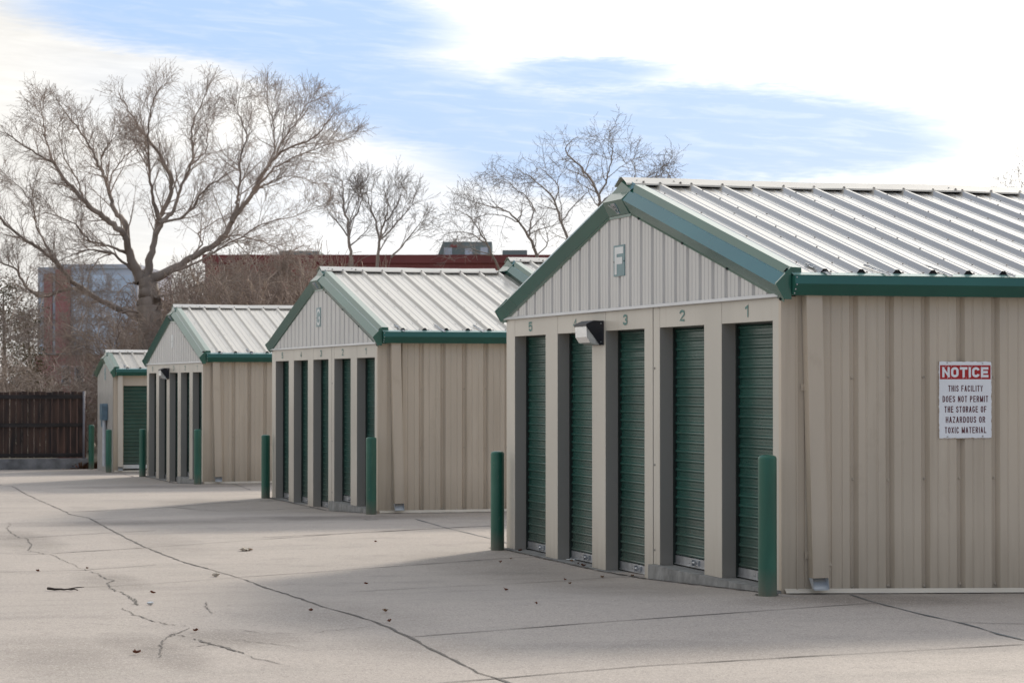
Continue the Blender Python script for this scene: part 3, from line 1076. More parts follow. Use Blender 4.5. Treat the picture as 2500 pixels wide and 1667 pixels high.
    mb.poly([A0, T0, TP, T1, A1])
    mb.poly([A0, B0, (0.0, c - 0.285, B0[2]), T0])
    mb.poly([A1, T1, (0.0, c + 0.285, B1[2]), B1])
    mb.quad(B0, B1, (-0.012, c + 0.285, B1[2] + 0.01), (-0.012, c - 0.285, B0[2] + 0.01))
    U0, U1, UP = (0.05, c - 0.27, zt_ + 0.045), (0.05, c + 0.27, zt_ + 0.045), (0.05, c, zr0 + 0.052)
    mb.quad(T0, U0, UP, TP)
    mb.quad(TP, UP, U1, T1)
    # flat flange against the siding
    mb.box(-0.020, c - 0.30, B0[2] - 0.026, -0.0135, c + 0.30, B0[2] + 0.004)
    cap = mb.build('apex_cap', M['green'], root)
    if doors:
        mb = MB()
        logo = [(3.888, 3.277), (3.78, 3.223), (3.762, 3.190), (3.709, 3.189), (3.721, 3.219), (3.697, 3.222), (3.715, 3.278), (3.804, 3.280), (3.792, 3.265), (3.744, 3.266), (3.733, 3.234), (3.762, 3.233), (3.822, 3.272)]

        def on_face(y, z):
            t = (z - zf) / (B0[2] - zf)
            return np.array((-0.100 + t * 0.070 - 0.004, y, z))
        LP = [on_face(y + 0.045 + (c - 3.797), 3.170 + (z - 3.185) * 0.93 + (zb0 - 3.238)) for y, z in logo]
        nn = np.array((-0.86, 0, -0.5))
        for p, q in zip(LP[:-1], LP[1:]):
            d = q - p
            ln = np.linalg.norm(d)
            d = d / ln
            sd = np.cross(d, nn)
            mb.obox((p + q) / 2, d * (ln / 2 + 0.004), sd * 0.0055, nn * 0.003)
        mb.build('emblem', M['alu'], cap)
    # --- gutters on both long sides
    for s in (-1, 1):
        mb = MB()
        fy = (lambda y: y) if s < 0 else (lambda y: W - y)
        g = GUT
        x0, xe = 0.035, L
        dz = zr(-0.1) - 2.466
        P = [(fy(y), z + dz) for y, z in g]
        for (ya, za), (yb, zb_) in zip(P[:-1], P[1:]):
            mb.quad((x0, ya, za), (xe, ya, za), (xe, yb, zb_), (x0, yb, zb_))
        mb.box(x0, min(fy(-0.188), fy(-0.176)), 2.4405 + dz, xe, max(fy(-0.188), fy(-0.176)), 2.4445 + dz)   # rolled lip
        mb.quad((x0, fy(-0.1755), 2.4405 + dz), (xe, fy(-0.1755), 2.4405 + dz), (xe, fy(-0.103), zr(-0.1) + 0.001), (x0, fy(-0.103), zr(-0.1) + 0.001), 2)
        mb.poly([(x0, fy(-0.186), 2.44 + dz), (x0, fy(-0.2), 2.376 + dz), (x0, fy(-0.135), 2.29 + dz), (x0, fy(-0.002), 2.29 + dz), (x0, fy(-0.002), 2.43 + dz)])
        if s < 0:
            for z_, y_ in ((2.425, -0.2), (2.37, -0.2), (2.335, -0.172), (2.305, -0.15)):
                screw_head(mb, (x0 + 0.012, y_ - 0.001, z_ + dz), (0, -1, 0), 0.004, 0.003, 1)
        gt = mb.build('gutter', [M['green'], M['alu'], M['apron']], root)
        if s < 0:
            x = 0.30
            while x < min(L, 9):
                mb = MB()
                y0, zz0 = 0.16, zr(0.16) + 0.012
                y1, zz1 = -0.195, 2.4455 + dz
                p, q = np.array((x - 0.03, y0, zz0)), np.array((x + 0.02, y1, zz1 + 0.004))
                d = (q - p) / 2
                mb.obox((p + q) / 2, d, (0.011, 0, 0), (0, 0, 0.002))
                mb.obox((p + q) / 2 + np.array((0.0125, 0, 0.004)), d, (0.0015, 0, 0), (0, 0, 0.005))
                for t in (0.03, 0.12, 0.35):
                    screw_head(mb, p + (q - p) * t + np.array((0, 0, 0.003)), nrm, 0.008, 0.008)
                mb.build('gutter_strap', M['alu'], gt)
                x += 0.545 + rng.uniform(-.05, .05)
    # --- downspout
    if downspout:
        mb = MB()
        t = np.array((ds_x, -0.055, 2.30))
        bt = np.array((ds_x + (0.05 if ds_x > .2 else .01), -0.055, 0.122))
        hw, hd = (0.066 if doors else 0.055), 0.046
        pf = [(-hw, -hd, 0), (hw, -hd, 0), (hw, hd, 0), (-hw, hd, 0)]
        mb.prism(pf, bt, t, 0)
        ds = mb.build('downspout', M['cream'] if not doors else M['wall'], root)
        mb = MB()
        xa, xb = bt[0] - hw * 0.98, bt[0] + hw * 0.98
        mb.quad((xa, -0.014, 0.121), (xb, -0.014, 0.121), (xb, -0.085, 0.040), (xa, -0.085, 0.040))
        mb.quad((xa, -0.085, 0.040), (xb, -0.085, 0.040), (xb - .006, -0.125, 0.030), (xa + .006, -0.125, 0.030))
        for xq in (xa, xb):
            mb.poly([(xq, -0.014, 0.121), (xq, -0.095, 0.121), (xq, -0.118, 0.034), (xq, -0.085, 0.039)])
        mb.build('outlet_shoe', M['shoe'], ds)
        for z, xx in ((1.59, ds_x - 0.054), (0.295, ds_x - 0.024)):
            mb = MB()
            mb.box(xx - 0.022, -0.0165, z - 0.028, xx + 0.016, -0.0135, z + 0.028)
            mb.box(xx + 0.002, -0.055, z - 0.026, xx + 0.016, -0.0166, z + 0.026)
            screw_head(mb, (xx - 0.006, -0.017, z), (0, -1, 0), 0.006, 0.004)
            mb.build('bracket', M['wall'], ds)
    # letter plate on the gable
    return root


F_ = build_storage(0, 0, 0, 7.595, 30, 'nearest storage building, with the F plate on its gable', 'F', phase=0.302)
G_ = build_storage(0.366, 15.13, -0.145, 7.595, 2.93, 'middle storage building with the G plate on its gable, behind the nearest one', 'G', phase=0.308)
G2 = build_storage(0.366 + 2.95, 15.13, 0.035, 7.595, 24, 'higher roofed storage building rising behind the ridge of the building with the G plate', None, doors=False, phase=0.3, base=False, downspout=False)
H_ = build_storage(0.277, 29.19, -0.298, 7.595, 22, 'third storage building back with a wall lamp and a plain white plate on its gable', 'H', phase=0.2765)


def office_wall(root):
    """long wall of the smallest building: a wide green roller door"""
    W_ = 12.0
    mb = MB()
    mb.box(0.12, -0.002, -0.35, 0.235, 0.05, 2.34)
    mb.box(0.235, -0.002, 2.055, W_, 0.05, 2.34)
    mb.box(3.4, -0.002, -0.35, W_, 0.05, 2.055)
    mb.build('side_wall', M['wall'], root)
    mb = MB()
    one = [(0, 0), (.006, .008), (.016, .014), (.026, .014), (.036, .006), (.040, 0), (.06, 0), (.078, 0)]
    P = []
    z = 0.17
    while z < 2.1:
        P += [(z + dz, 0.075 - dx) for dz, dx in one]
        z += 0.0875
    mb.strip([(0.235, y, zz) for zz, y in P], [(3.4, y, zz) for zz, y in P])
    dr = mb.build('roll_up_door', M['door'], root)
    mb = MB()
    mb.box(0.235, 0.045, 0.075, 3.4, 0.075, 0.165)
    mb.build('bottom_bar', M['letter'], dr)


I_ = build_storage(0.21, 42.0, -0.53, 3.05, 18, 'smallest storage building at the far end, with one wide green roller door', None, doors=False, phase=0.3,
                   full_front=True, extra_wall=office_wall, ds_x=0.15)

# ------------------------------------------------------------------ letter signs on the gables
def letter_sign(X, Y, Z, letter, label, y0, y1, z0, z1, plate, lettermat, bold=0.03):
    r = empty('letter_sign', (X - 0.016, Y + (y0 + y1) / 2, Z + z0), label, 'letter sign', 'building letter plates on the gables')
    w, h = y1 - y0, z1 - z0
    mb = MB()
    mb.box(-0.003, -w / 2, 0, 0.003, w / 2, h)
    for yy in (-w / 2 + 0.012, w / 2 - 0.012):
        screw_head(mb, (-0.0031, yy, h * 0.47), (-1, 0, 0), 0.006, 0.004, 1)
    mb.build('plate', [plate, M['black']], r)
    if letter:
        mb = MB()
        add_text(mb, letter, (-0.0045, w * 0.40, h * 0.06), (0, -w * 0.80, 0), (0, 0, h * 0.88), 0, bold, 0.4, (-0.0004, 0, 0))
        mb.build('letter', lettermat, r)
    return r


letter_sign(0, 0, 0, 'F', 'pale blue grey plate with a big white F on the nearest gable', 3.675, 3.985, 2.600, 2.885, M['plate'], M['letter'], 0.25)
letter_sign(0.366, 15.13, -0.145, 'G', 'blue grey plate with a white letter G on the middle gable', 3.66, 3.97, 2.60, 2.885, M['plate'], M['letter'], 0.16)
letter_sign(0.277, 29.19, -0.298, None, 'washed out white plate on the gable of the third building', 3.72, 3.95, 2.62, 2.88, M['letter'], M['letter'])
letter_sign(0.21, 42.0, -0.53, None, 'narrow blank grey plate high on the smallest far gable', 1.38, 1.62, 2.20, 2.49, M['plate'], M['letter'])


# ------------------------------------------------------------------ wall lamps
def wall_lamp(X, Y, Z, label):
    r = empty('wall_lamp', (X, Y + 4.51, Z + 1.975), label, 'wall lamp', 'dark wall pack lamps')
    w, h, d = 0.185, 0.232, 0.175
    mb = MB()
    mb.box(-0.045, -w, 0.0, -0.002, w, h - 0.004)
    # hood: sloping top and two triangular cheeks
    for s in (-1, 1):
        y0, y1 = (s * w, s * (w - 0.006))
        P = [(-0.0451, 0.004), (-0.0451, h - 0.004), (-0.10, h - 0.002), (-d, h - 0.035), (-d, h - 0.055)]
        mb.poly([(x, y0, z) for x, z in (P if s < 0 else P[::-1])])
        mb.poly([(x, y1, z) for x, z in (P[::-1] if s < 0 else P)])
        for (xa, za), (xb, zb_) in zip(P, P[1:] + P[:1]):
            mb.quad((xa, y0, za), (xb, y0, zb_), (xb, y1, zb_), (xa, y1, za))
    T = [(-0.0451, h - 0.004), (-0.10, h - 0.002), (-d, h - 0.035), (-d, h - 0.055)]
    mb.strip([(x, -w + 0.006, z) for x, z in T], [(x, w - 0.006, z) for x, z in T])
    for s in (-1, 1):
        for zz in (0.03, h - 0.03):
            screw_head(mb, (-0.03, s * (w + 0.001), zz), (0, s, 0), 0.004, 0.004, 1)
    mb.build('housing', [M['lamp_body'], M['alu']], r)
    mb = MB()
    q = w - 0.012
    P = [(-0.046, h - 0.05), (-d + 0.004, h - 0.05), (-d + 0.010, 0.075), (-d + 0.045, 0.022), (-0.07, 0.002), (-0.046, 0.002)]
    A = [(x, -q, z) for x, z in P]
    B = [(x, q, z) for x, z in P]
    mb.strip(A + A[:1], B + B[:1])
    mb.poly(A[::-1])
    mb.poly(B)
    mb.build('glass_lens', M['glass'], r)
    mb = MB()
    mb.box(-0.06, -q + .03, 0.03, -0.0465, q - .03, h - 0.06)
    mb.build('reflector', M['letter'], r)
    return r


wall_lamp(0, 0, 0, 'dark wall lamp with glass lens between doors 3 and 4 of the nearest building')
wall_lamp(0.277, 29.19, -0.298, 'small dark wall lamp on the front of the third building back')


# ------------------------------------------------------------------ notice sign
def sign_paint():
    def ex(nt, tc, res, b):
        N, L = nt.nodes.new, nt.links.new
        sp = N('ShaderNodeSeparateXYZ')
        L(tc.outputs['Object'], sp.inputs[0])

        def edge(o, c, half):
            a = N('ShaderNodeMath')
            a.operation = 'SUBTRACT'
            L(sp.outputs[o], a.inputs[0])
            a.inputs[1].default_value = c
            bb = N('ShaderNodeMath')
            bb.operation = 'ABSOLUTE'
            L(a.outputs[0], bb.inputs[0])
            mr = N('ShaderNodeMapRange')
            mr.inputs['From Min'].default_value = half - 0.016
            mr.inputs['From Max'].default_value = half
            L(bb.outputs[0], mr.inputs['Value'])
            return mr.outputs[0]
        mxm = N('ShaderNodeMath')
        mxm.operation = 'MAXIMUM'
        L(edge(0, 0, 0.2285), mxm.inputs[0])
        L(edge(2, 0.3025, 0.3025), mxm.inputs[1])
        nz = N('ShaderNodeTexNoise')
        nz.inputs['Scale'].default_value = 26
        nz.inputs['Detail'].default_value = 5
        L(tc.outputs['Object'], nz.inputs['Vector'])
        ad = N('ShaderNodeMath')
        ad.operation = 'ADD'
        L(mxm.outputs[0], ad.inputs[0])
        L(nz.outputs['Fac'], ad.inputs[1])
        mr = N('ShaderNodeMapRange')
        mr.inputs['From Min'].default_value = 1.32
        mr.inputs['From Max'].default_value = 1.5
        L(ad.outputs[0], mr.inputs['Value'])
        mx = N('ShaderNodeMix')
        mx.data_type = 'RGBA'
        L(mr.outputs[0], mx.inputs['Factor'])
        L(res, mx.inputs['A'])
        mx.inputs['B'].default_value = (0.30, 0.20, 0.12, 1)
        return mx.outputs['Result']
    return ex


M['sign'] = mat('white_sign_enamel', (0.88, 0.91, 0.96), 0.3, 0, 0.02, 4, extra=sign_paint())
M['red'] = mat('red_sign_print', (0.42, 0.006, 0.012), 0.35, 0, 0.05, 6)
M['maroon'] = mat('dark_red_lettering', (0.10, 0.006, 0.020), 0.4, 0, 0.05, 20)


def notice():
    x0, x1, z0, z1 = 1.329, 1.787, 1.187, 1.792
    r = empty('notice_sign', ((x0 + x1) / 2, -0.004, z0), 'white notice sign with a red header screwed to the ribbed wall of the nearest building', 'notice sign')
    W_, H_s = x1 - x0, z1 - z0
    mb = MB()
    mb.box(-W_ / 2, -0.003, 0, W_ / 2, 0.003, H_s)
    mb.build('panel', M['sign'], r)
    fx = lambda p: (p - 350) / 880.0 * W_ - W_ / 2
    fz = lambda p: H_s - (p - 150) / 1275.0 * H_s
    mb = MB()
    mb.quad((fx(368), -0.0034, fz(447)), (fx(1213), -0.0034, fz(447)), (fx(1213), -0.0034, fz(213)), (fx(368), -0.0034, fz(213)))
    mb.build('red_header', M['red'], r)
    mb = MB()
    add_text(mb, 'NOTICE', (fx(405), -0.0040, fz(415)), (fx(1175) - fx(405), 0, 0), (0, 0, fz(245) - fz(415)), 0, 0.24, 0.17, (0, -0.0001, 0))
    for a, b_, c, d in [(398, 232, 410, 262), (470, 220, 460, 250), (505, 222, 512, 248), (560, 218, 552, 248), (712, 222, 716, 262), (850, 225, 856, 275), (905, 222, 895, 250), (1060, 225, 1066, 262),
                        (495, 415, 490, 440), (550, 412, 562, 432), (756, 414, 748, 442), (800, 412, 806, 432), (858, 414, 850, 442), (1066, 414, 1058, 442)]:
        p, q = np.array((fx(a), -0.0040, fz(b_))), np.array((fx(c), -0.0040, fz(d)))
        mb.quad(p + (-.001, 0, 0), p + (.001, 0, 0), q + (.001, 0, 0), q + (-.001, 0, 0))
    mb.build('header_lettering', M['sign'], r)
    for s, a, b_, t, bo in [('THIS FACILITY', 505, 1080, 548, 650), ('DOES NOT PERMIT', 410, 1170, 722, 825), ('THE STORAGE OF', 440, 1140, 893, 997), ('HAZARDOUS OR', 462, 1118, 1065, 1168), ('TOXIC MATERIAL', 445, 1138, 1238, 1340)]:
        mb = MB()
        add_text(mb, s, (fx(a), -0.0040, fz(bo)), (fx(b_) - fx(a), 0, 0), (0, 0, fz(t) - fz(bo)), 0, 0.145, 0.36, (0, -0.0001, 0))
        mb.build('lettering', M['maroon'], r)
    for px, pz in ((490, 172), (1078, 180), (490, 1398), (1078, 1393)):
        mb = MB()
        screw_head(mb, (fx(px), -0.0032, fz(pz)), (0, -1, 0), 0.006, 0.004)
        mb.build('screw', M['alu'], r)


notice()


# ------------------------------------------------------------------ electrical box on the far gable
def electric_box():
    x, y = 0.21 - 0.02, 43.15
    r = empty('electrical_box', (x, y, -0.53), 'blue grey electrical box with white conduit on the smallest far gable', 'electrical box')
    mb = MB()
    prof = [(0, -0.22, 1.22), (0, -0.22, 1.56), (0, -0.17, 1.62), (0, 0.17, 1.62), (0, 0.22, 1.56), (0, 0.22, 1.22)]
    mb.prism(prof, (0, 0, 0), (-0.14, 0, 0))
    mb.build('box', M['box'], r)
    mb = MB()
    mb.prism([(0, 0.05, 1.05), (0, 0.05, 1.21), (0, 0.30, 1.21), (0, 0.30, 1.05)], (0, 0, 0), (-0.10, 0, 0))
    mb.build('meter', M['box'], r)
    mb = MB()
    mb.tube([(-0.05, 0.02, 0.1), (-0.05, 0.02, 1.25)], 0.05, 10)
    mb.build('conduit', M['pipe'], r)


electric_box()


# ------------------------------------------------------------------ bollards
def bollard_mesh():
    mb = MB()
    R, Hb, n = 0.0715, 1.075, 28
    prof = [(R + 0.001, -0.25), (R, 0.0), (R, Hb - 0.035), (R * 0.985, Hb - 0.024), (R * 0.90, Hb - 0.012), (R * 0.6, Hb - 0.003), (R * 0.01, Hb)]
    rings = [[(r * math.cos(2 * math.pi * j / n), r * math.sin(2 * math.pi * j / n), z) for j in range(n + 1)] for r, z in prof]
    for p, q in zip(rings[:-1], rings[1:]):
        mb.strip(p, q, 0, True)
    me = mb.mesh('bollard')
    import bmesh
    bm = bmesh.new()
    bm.from_mesh(me)
    bmesh.ops.remove_doubles(bm, verts=bm.verts, dist=1e-5)
    bm.to_mesh(me)
    bm.free()
    me.materials.append(M['bollard'])
    return me


bol_me = bollard_mesh()
BOLLARDS = [(-0.187, -0.150, 1.0, 'green bollard in front of door 1 at the near corner of the nearest building'),
            (-0.36, 7.40, .97, 'green bollard at the far front corner of the nearest building, beside door 5'),
            (0.18, 14.95, .97, 'green bollard at the near corner of the building with the G plate'),
            (0.00, 22.60, .97, 'green bollard at the far front corner of the building with the G plate'),
            (0.10, 29.00, .97, 'green bollard at the near corner of the third building, below its downspout side'),
            (0.05, 36.6, .97, 'green bollard standing before the wide green roller door of the smallest building'),
            (-0.02, 41.7, .95, 'green bollard below the electrical box at the front of the smallest building'),
            (-0.05, 45.9, 1.05, 'green bollard in the corner between the wooden fence and the smallest building')]
BOLPX = [(1873, 1454), (1214.5, 1339), (906.5, 1270), (649, 1224), (483, 1180.5), (348.5, 1162), (266, 1153.5), (223.5, 1138.5)]
for (x, y, s, lab), (u, v) in zip(BOLLARDS, BOLPX):
    o = bpy.data.objects.new('bollard', bol_me)
    COL.objects.link(o)
    d = C_R * (u - 1250) / CF + C_F0
    t = (y - CAM[1]) / d[1]
    x = CAM[0] + d[0] * t
    o.location = (x, y, gz(x, y))
    o.scale = (1, 1, s)
    o.rotation_euler.z = rng.uniform(0, 6)
    tag(o, lab, 'bollard', 'green bollards at the building corners')

# ------------------------------------------------------------------ wooden fence with concrete curb
M['wood'] = mat('weathered_dark_fence_wood', (0.095, 0.055, 0.042), 0.85, 0, 0.3, 2.2, (3.2, 0.2, 0.45), 0.5, 20, col2=(0.018, 0.015, 0.016))
M['rail'] = mat('grey_black_rail_wood', (0.035, 0.030, 0.030), 0.85, 0, 0.3, 3, (0.6, 3, 3))
M['post'] = mat('grey_steel_post', (0.20, 0.20, 0.23), 0.5, 0.3, 0.1, 5)
M['curb'] = mat('stained_curb_concrete', (0.23, 0.235, 0.25), 0.9, 0, 0.2, 4, bump=0.5, bscale=20)


def fence():
    y = 46.55
    zg = gz(0, y) + 0.27
    top = 1.37
    r = empty('wooden_fence', (-2, y, zg), 'dark weathered wooden board fence on a concrete curb at the end of the drive', 'fence')
    mb = MB()
    x = -12.0
    while x < -0.03:
        w = 0.138
        z1 = top + rng.uniform(-.02, .015) - zg
        yy = 0.03 + rng.uniform(-.004, .004)
        mb.box(x + 2, yy, 0.02, x + 2 + w, yy + 0.02, z1)
        x += w + rng.choice((0.008, 0.018, 0.012, 0.028))
    mb.build('board', M['wood'], r)
    for z, h in ((0.04, 0.09), (0.80, 0.10), (1.50, 0.12)):
        mb = MB()
        mb.box(-10, -0.012, z + (0.02 if z > 1 else 0), 2.05, 0.028, z + h)
        mb.build('rail', M['rail'], r)
    for xx in (-9.6, -7.2, -4.8, -2.4, 2.03):
        mb = MB()
        mb.tube([(xx, -0.045, -0.5), (xx, -0.045, top - zg + 0.01)], 0.032, 10, caps=True)
        mb.build('post', M['post'], r)
    r2 = empty('wooden_fence', (0.1, 46.7, zg), 'short reddish board fence running back beside the smallest building', 'fence')
    mb = MB()
    yy = 0.0
    while yy < 9:
        mb.box(-0.01, yy, -0.2, 0.012, yy + 0.135, 1.62 + rng.uniform(-.02, .02))
        yy += 0.143
    mb.build('board', mat('reddish_fence_wood', (0.12, 0.035, 0.02), 0.85, 0, 0.3, 2.2, (6, 6, .8), col2=(0.04, 0.014, 0.012)), r2)
    mb = MB()
    mb.box(-0.05, 0, 1.55, -0.011, 9, 1.64)
    mb.build('rail', M['rail'], r2)
    c = MB()
    c.box(-14, 46.42, -1.0, 0.12, 46.72, zg - 0.005)
    tag(c.build('concrete_curb', M['curb']), 'low grey concrete curb wall under the dark wooden fence', 'curb')


fence()


# ------------------------------------------------------------------ trees
def grow(mb, p, d, ln, r, level, cfg, R, mats=(0, 0)):
    """recursive twig growth from point p along d"""
    nseg = cfg['seg'][level]
    pts = [np.array(p, float)]
    d = np.array(d, float)
    d /= np.linalg.norm(d)
    up = cfg['up'][level]
    for i in range(nseg):
        d = d + np.array([R.gauss(0, 1), R.gauss(0, 1), R.gauss(0, 1)]) * cfg['wig'][level] + np.array([0, 0, up])
        d /= np.linalg.norm(d)
        pts.append(pts[-1] + d * ln / nseg)
    k = len(pts)
    rad = [max(r * (1 - 0.82 * i / (k - 1)), cfg['rmin']) for i in range(k)]
    sides = 3 if r < 0.02 else (5 if r < 0.06 else 8)
    mb.tube(pts, rad, sides, mats[0] if r > cfg.get('bark_r', 0.03) else mats[1])
    if level + 1 < len(cfg['n']):
        spawn(mb, pts, rad, ln, level + 1, cfg, R, mats)


def spawn(mb, pts, rad, ln, level, cfg, R, mats, t0=None, count=None):
    pts = np.array(pts)
    seg = np.linalg.norm(np.diff(pts, axis=0), axis=1)
    cum = np.concatenate([[0], np.cumsum(seg)])
    total = cum[-1]
    n = count if count is not None else cfg['n'][level]
    n = int(n) + (1 if R.random() < (n - int(n)) else 0)
    start = cfg['start'] if t0 is None else t0
    for i in range(n):
        t = start + (1 - start) * (i + R.random()) / max(n, 1)
        s = min(t, 0.999) * total
        j = int(np.searchsorted(cum, s)) - 1
        j = max(0, min(j, len(pts) - 2))
        f = (s - cum[j]) / max(seg[j], 1e-6)
        p = pts[j] * (1 - f) + pts[j + 1] * f
        r = rad[j] * (1 - f) + rad[j + 1] * f
        d = pts[j + 1] - pts[j]
        d = d / np.linalg.norm(d)
        q = np.cross(d, np.array([R.gauss(0, 1), R.gauss(0, 1), R.gauss(0, 1)]))
        q /= np.linalg.norm(q) + 1e-9
        a = math.radians(R.uniform(*cfg['ang']))
        nd = d * math.cos(a) + q * math.sin(a)
        if level == len(cfg['n']) - 1 and cfg.get('droop', 0) and R.random() < cfg['droop']:
            nd = nd + np.array([0, 0, -1.2])
        l2 = ln * cfg['ratio'][level] * R.uniform(0.6, 1.25) * (1.0 - 0.45 * t)
        if 'absl' in cfg:
            l2 = cfg['absl'][level] * R.uniform(0.5, 1.3) * (1.12 - (0.92 if level == 0 else 0.6) * t)
        grow(mb, p, nd, l2, min(r * 0.62, cfg['rmax'][level]), level, cfg, R, mats)


def smooth_path(P, R, sub=4, wob=0.05):
    P = np.array(P, float)
    out = []
    n = len(P)
    for i in range(n - 1):
        p0, p1, p2, p3 = P[max(i - 1, 0)], P[i], P[i + 1], P[min(i + 2, n - 1)]
        for k in range(sub):
            t = k / sub
            out.append(0.5 * ((2 * p1) + (-p0 + p2) * t + (2 * p0 - 5 * p1 + 4 * p2 - p3) * t * t + (-p0 + 3 * p1 - 3 * p2 + p3) * t ** 3))
    out.append(P[-1])
    out = np.array(out)
    out[1:-1] += np.array([[R.gauss(0, wob) for _ in range(3)] for _ in range(len(out) - 2)])
    return out


def guided_tree(name, label, depth, conv, limbs, cfg, mats, seed, trunk=None, group=None):
    """limbs: (points in a photo crop, start radius, end radius, depth drift, n side branches)"""
    R = random.Random(seed)
    base = None
    tb, cb = MB(), MB()
    allp = []
    for pts, r0, r1, drift, nb in limbs:
        n = len(pts)
        P = [survey(*conv(x, y), depth + drift * (i / (n - 1)) ** 1.3) for i, (x, y) in enumerate(pts)]
        r0, r1 = r0 * cfg.get('limb', 1.0), r1 * cfg.get('limb', 1.0)
        S = smooth_path(P, R, 4, 0.018)
        big = cfg.get('base', 1.0)
        rad = [r1 + (r0 - r1) * (1 - i / (len(S) - 1)) + (big - 1) * r0 * max(0, 1 - 5.0 * i / (len(S) - 1)) for i in range(len(S))]
        tgt = cb
        tgt.tube(S, rad, 9 if r0 > 0.1 else 6, 0 if r0 > 0.05 else 1)
        ln = float(np.sum(np.linalg.norm(np.diff(S, axis=0), axis=1)))
        allp.append((S, rad, ln, nb))
    for S, rad, ln, nb in allp:
        spawn(cb, S, rad, ln, 0, cfg, R, (0, 1), cfg['start'], nb * cfg.get('mult', 1.0))
    if trunk:
        pts, r0, r1 = trunk
        P = [survey(*conv(x, y), depth) for x, y in pts]
        P.append(np.array((P[-1][0], P[-1][1], gz(P[-1][0], P[-1][1]) - 0.3)))
        S = smooth_path(P[::-1], R, 4, 0.03)
        rad = [r0 + (r1 - r0) * (i / (len(S) - 1)) ** 3.0 for i in range(len(S))]
        rad[0] *= 1.35
        tb.tube(S, rad, 14, 0)
        base = P[-1]
    else:
        b0, rb = allp[0][0][0], allp[0][1][0]
        base = np.array((b0[0] + 0.1, b0[1], gz(0, b0[1]) - 0.2))
        tb.tube(smooth_path([base, base * 0.5 + b0 * 0.5 + np.array((0.06, 0, 0)), b0], R, 5, 0.01), [rb * (1.5 - 0.5 * i / 10) for i in range(11)], 9, 0)
    root = empty(name, (base[0], base[1], base[2]), label, 'tree', group)
    off = np.array(base)
    for nm, mb in (('trunk', tb), ('crown', cb)):
        if not mb.v:
            continue
        mb.v = [tuple(q) for q in (np.array(mb.v) - off)]
        mb.build(nm, mats, root)
    return root


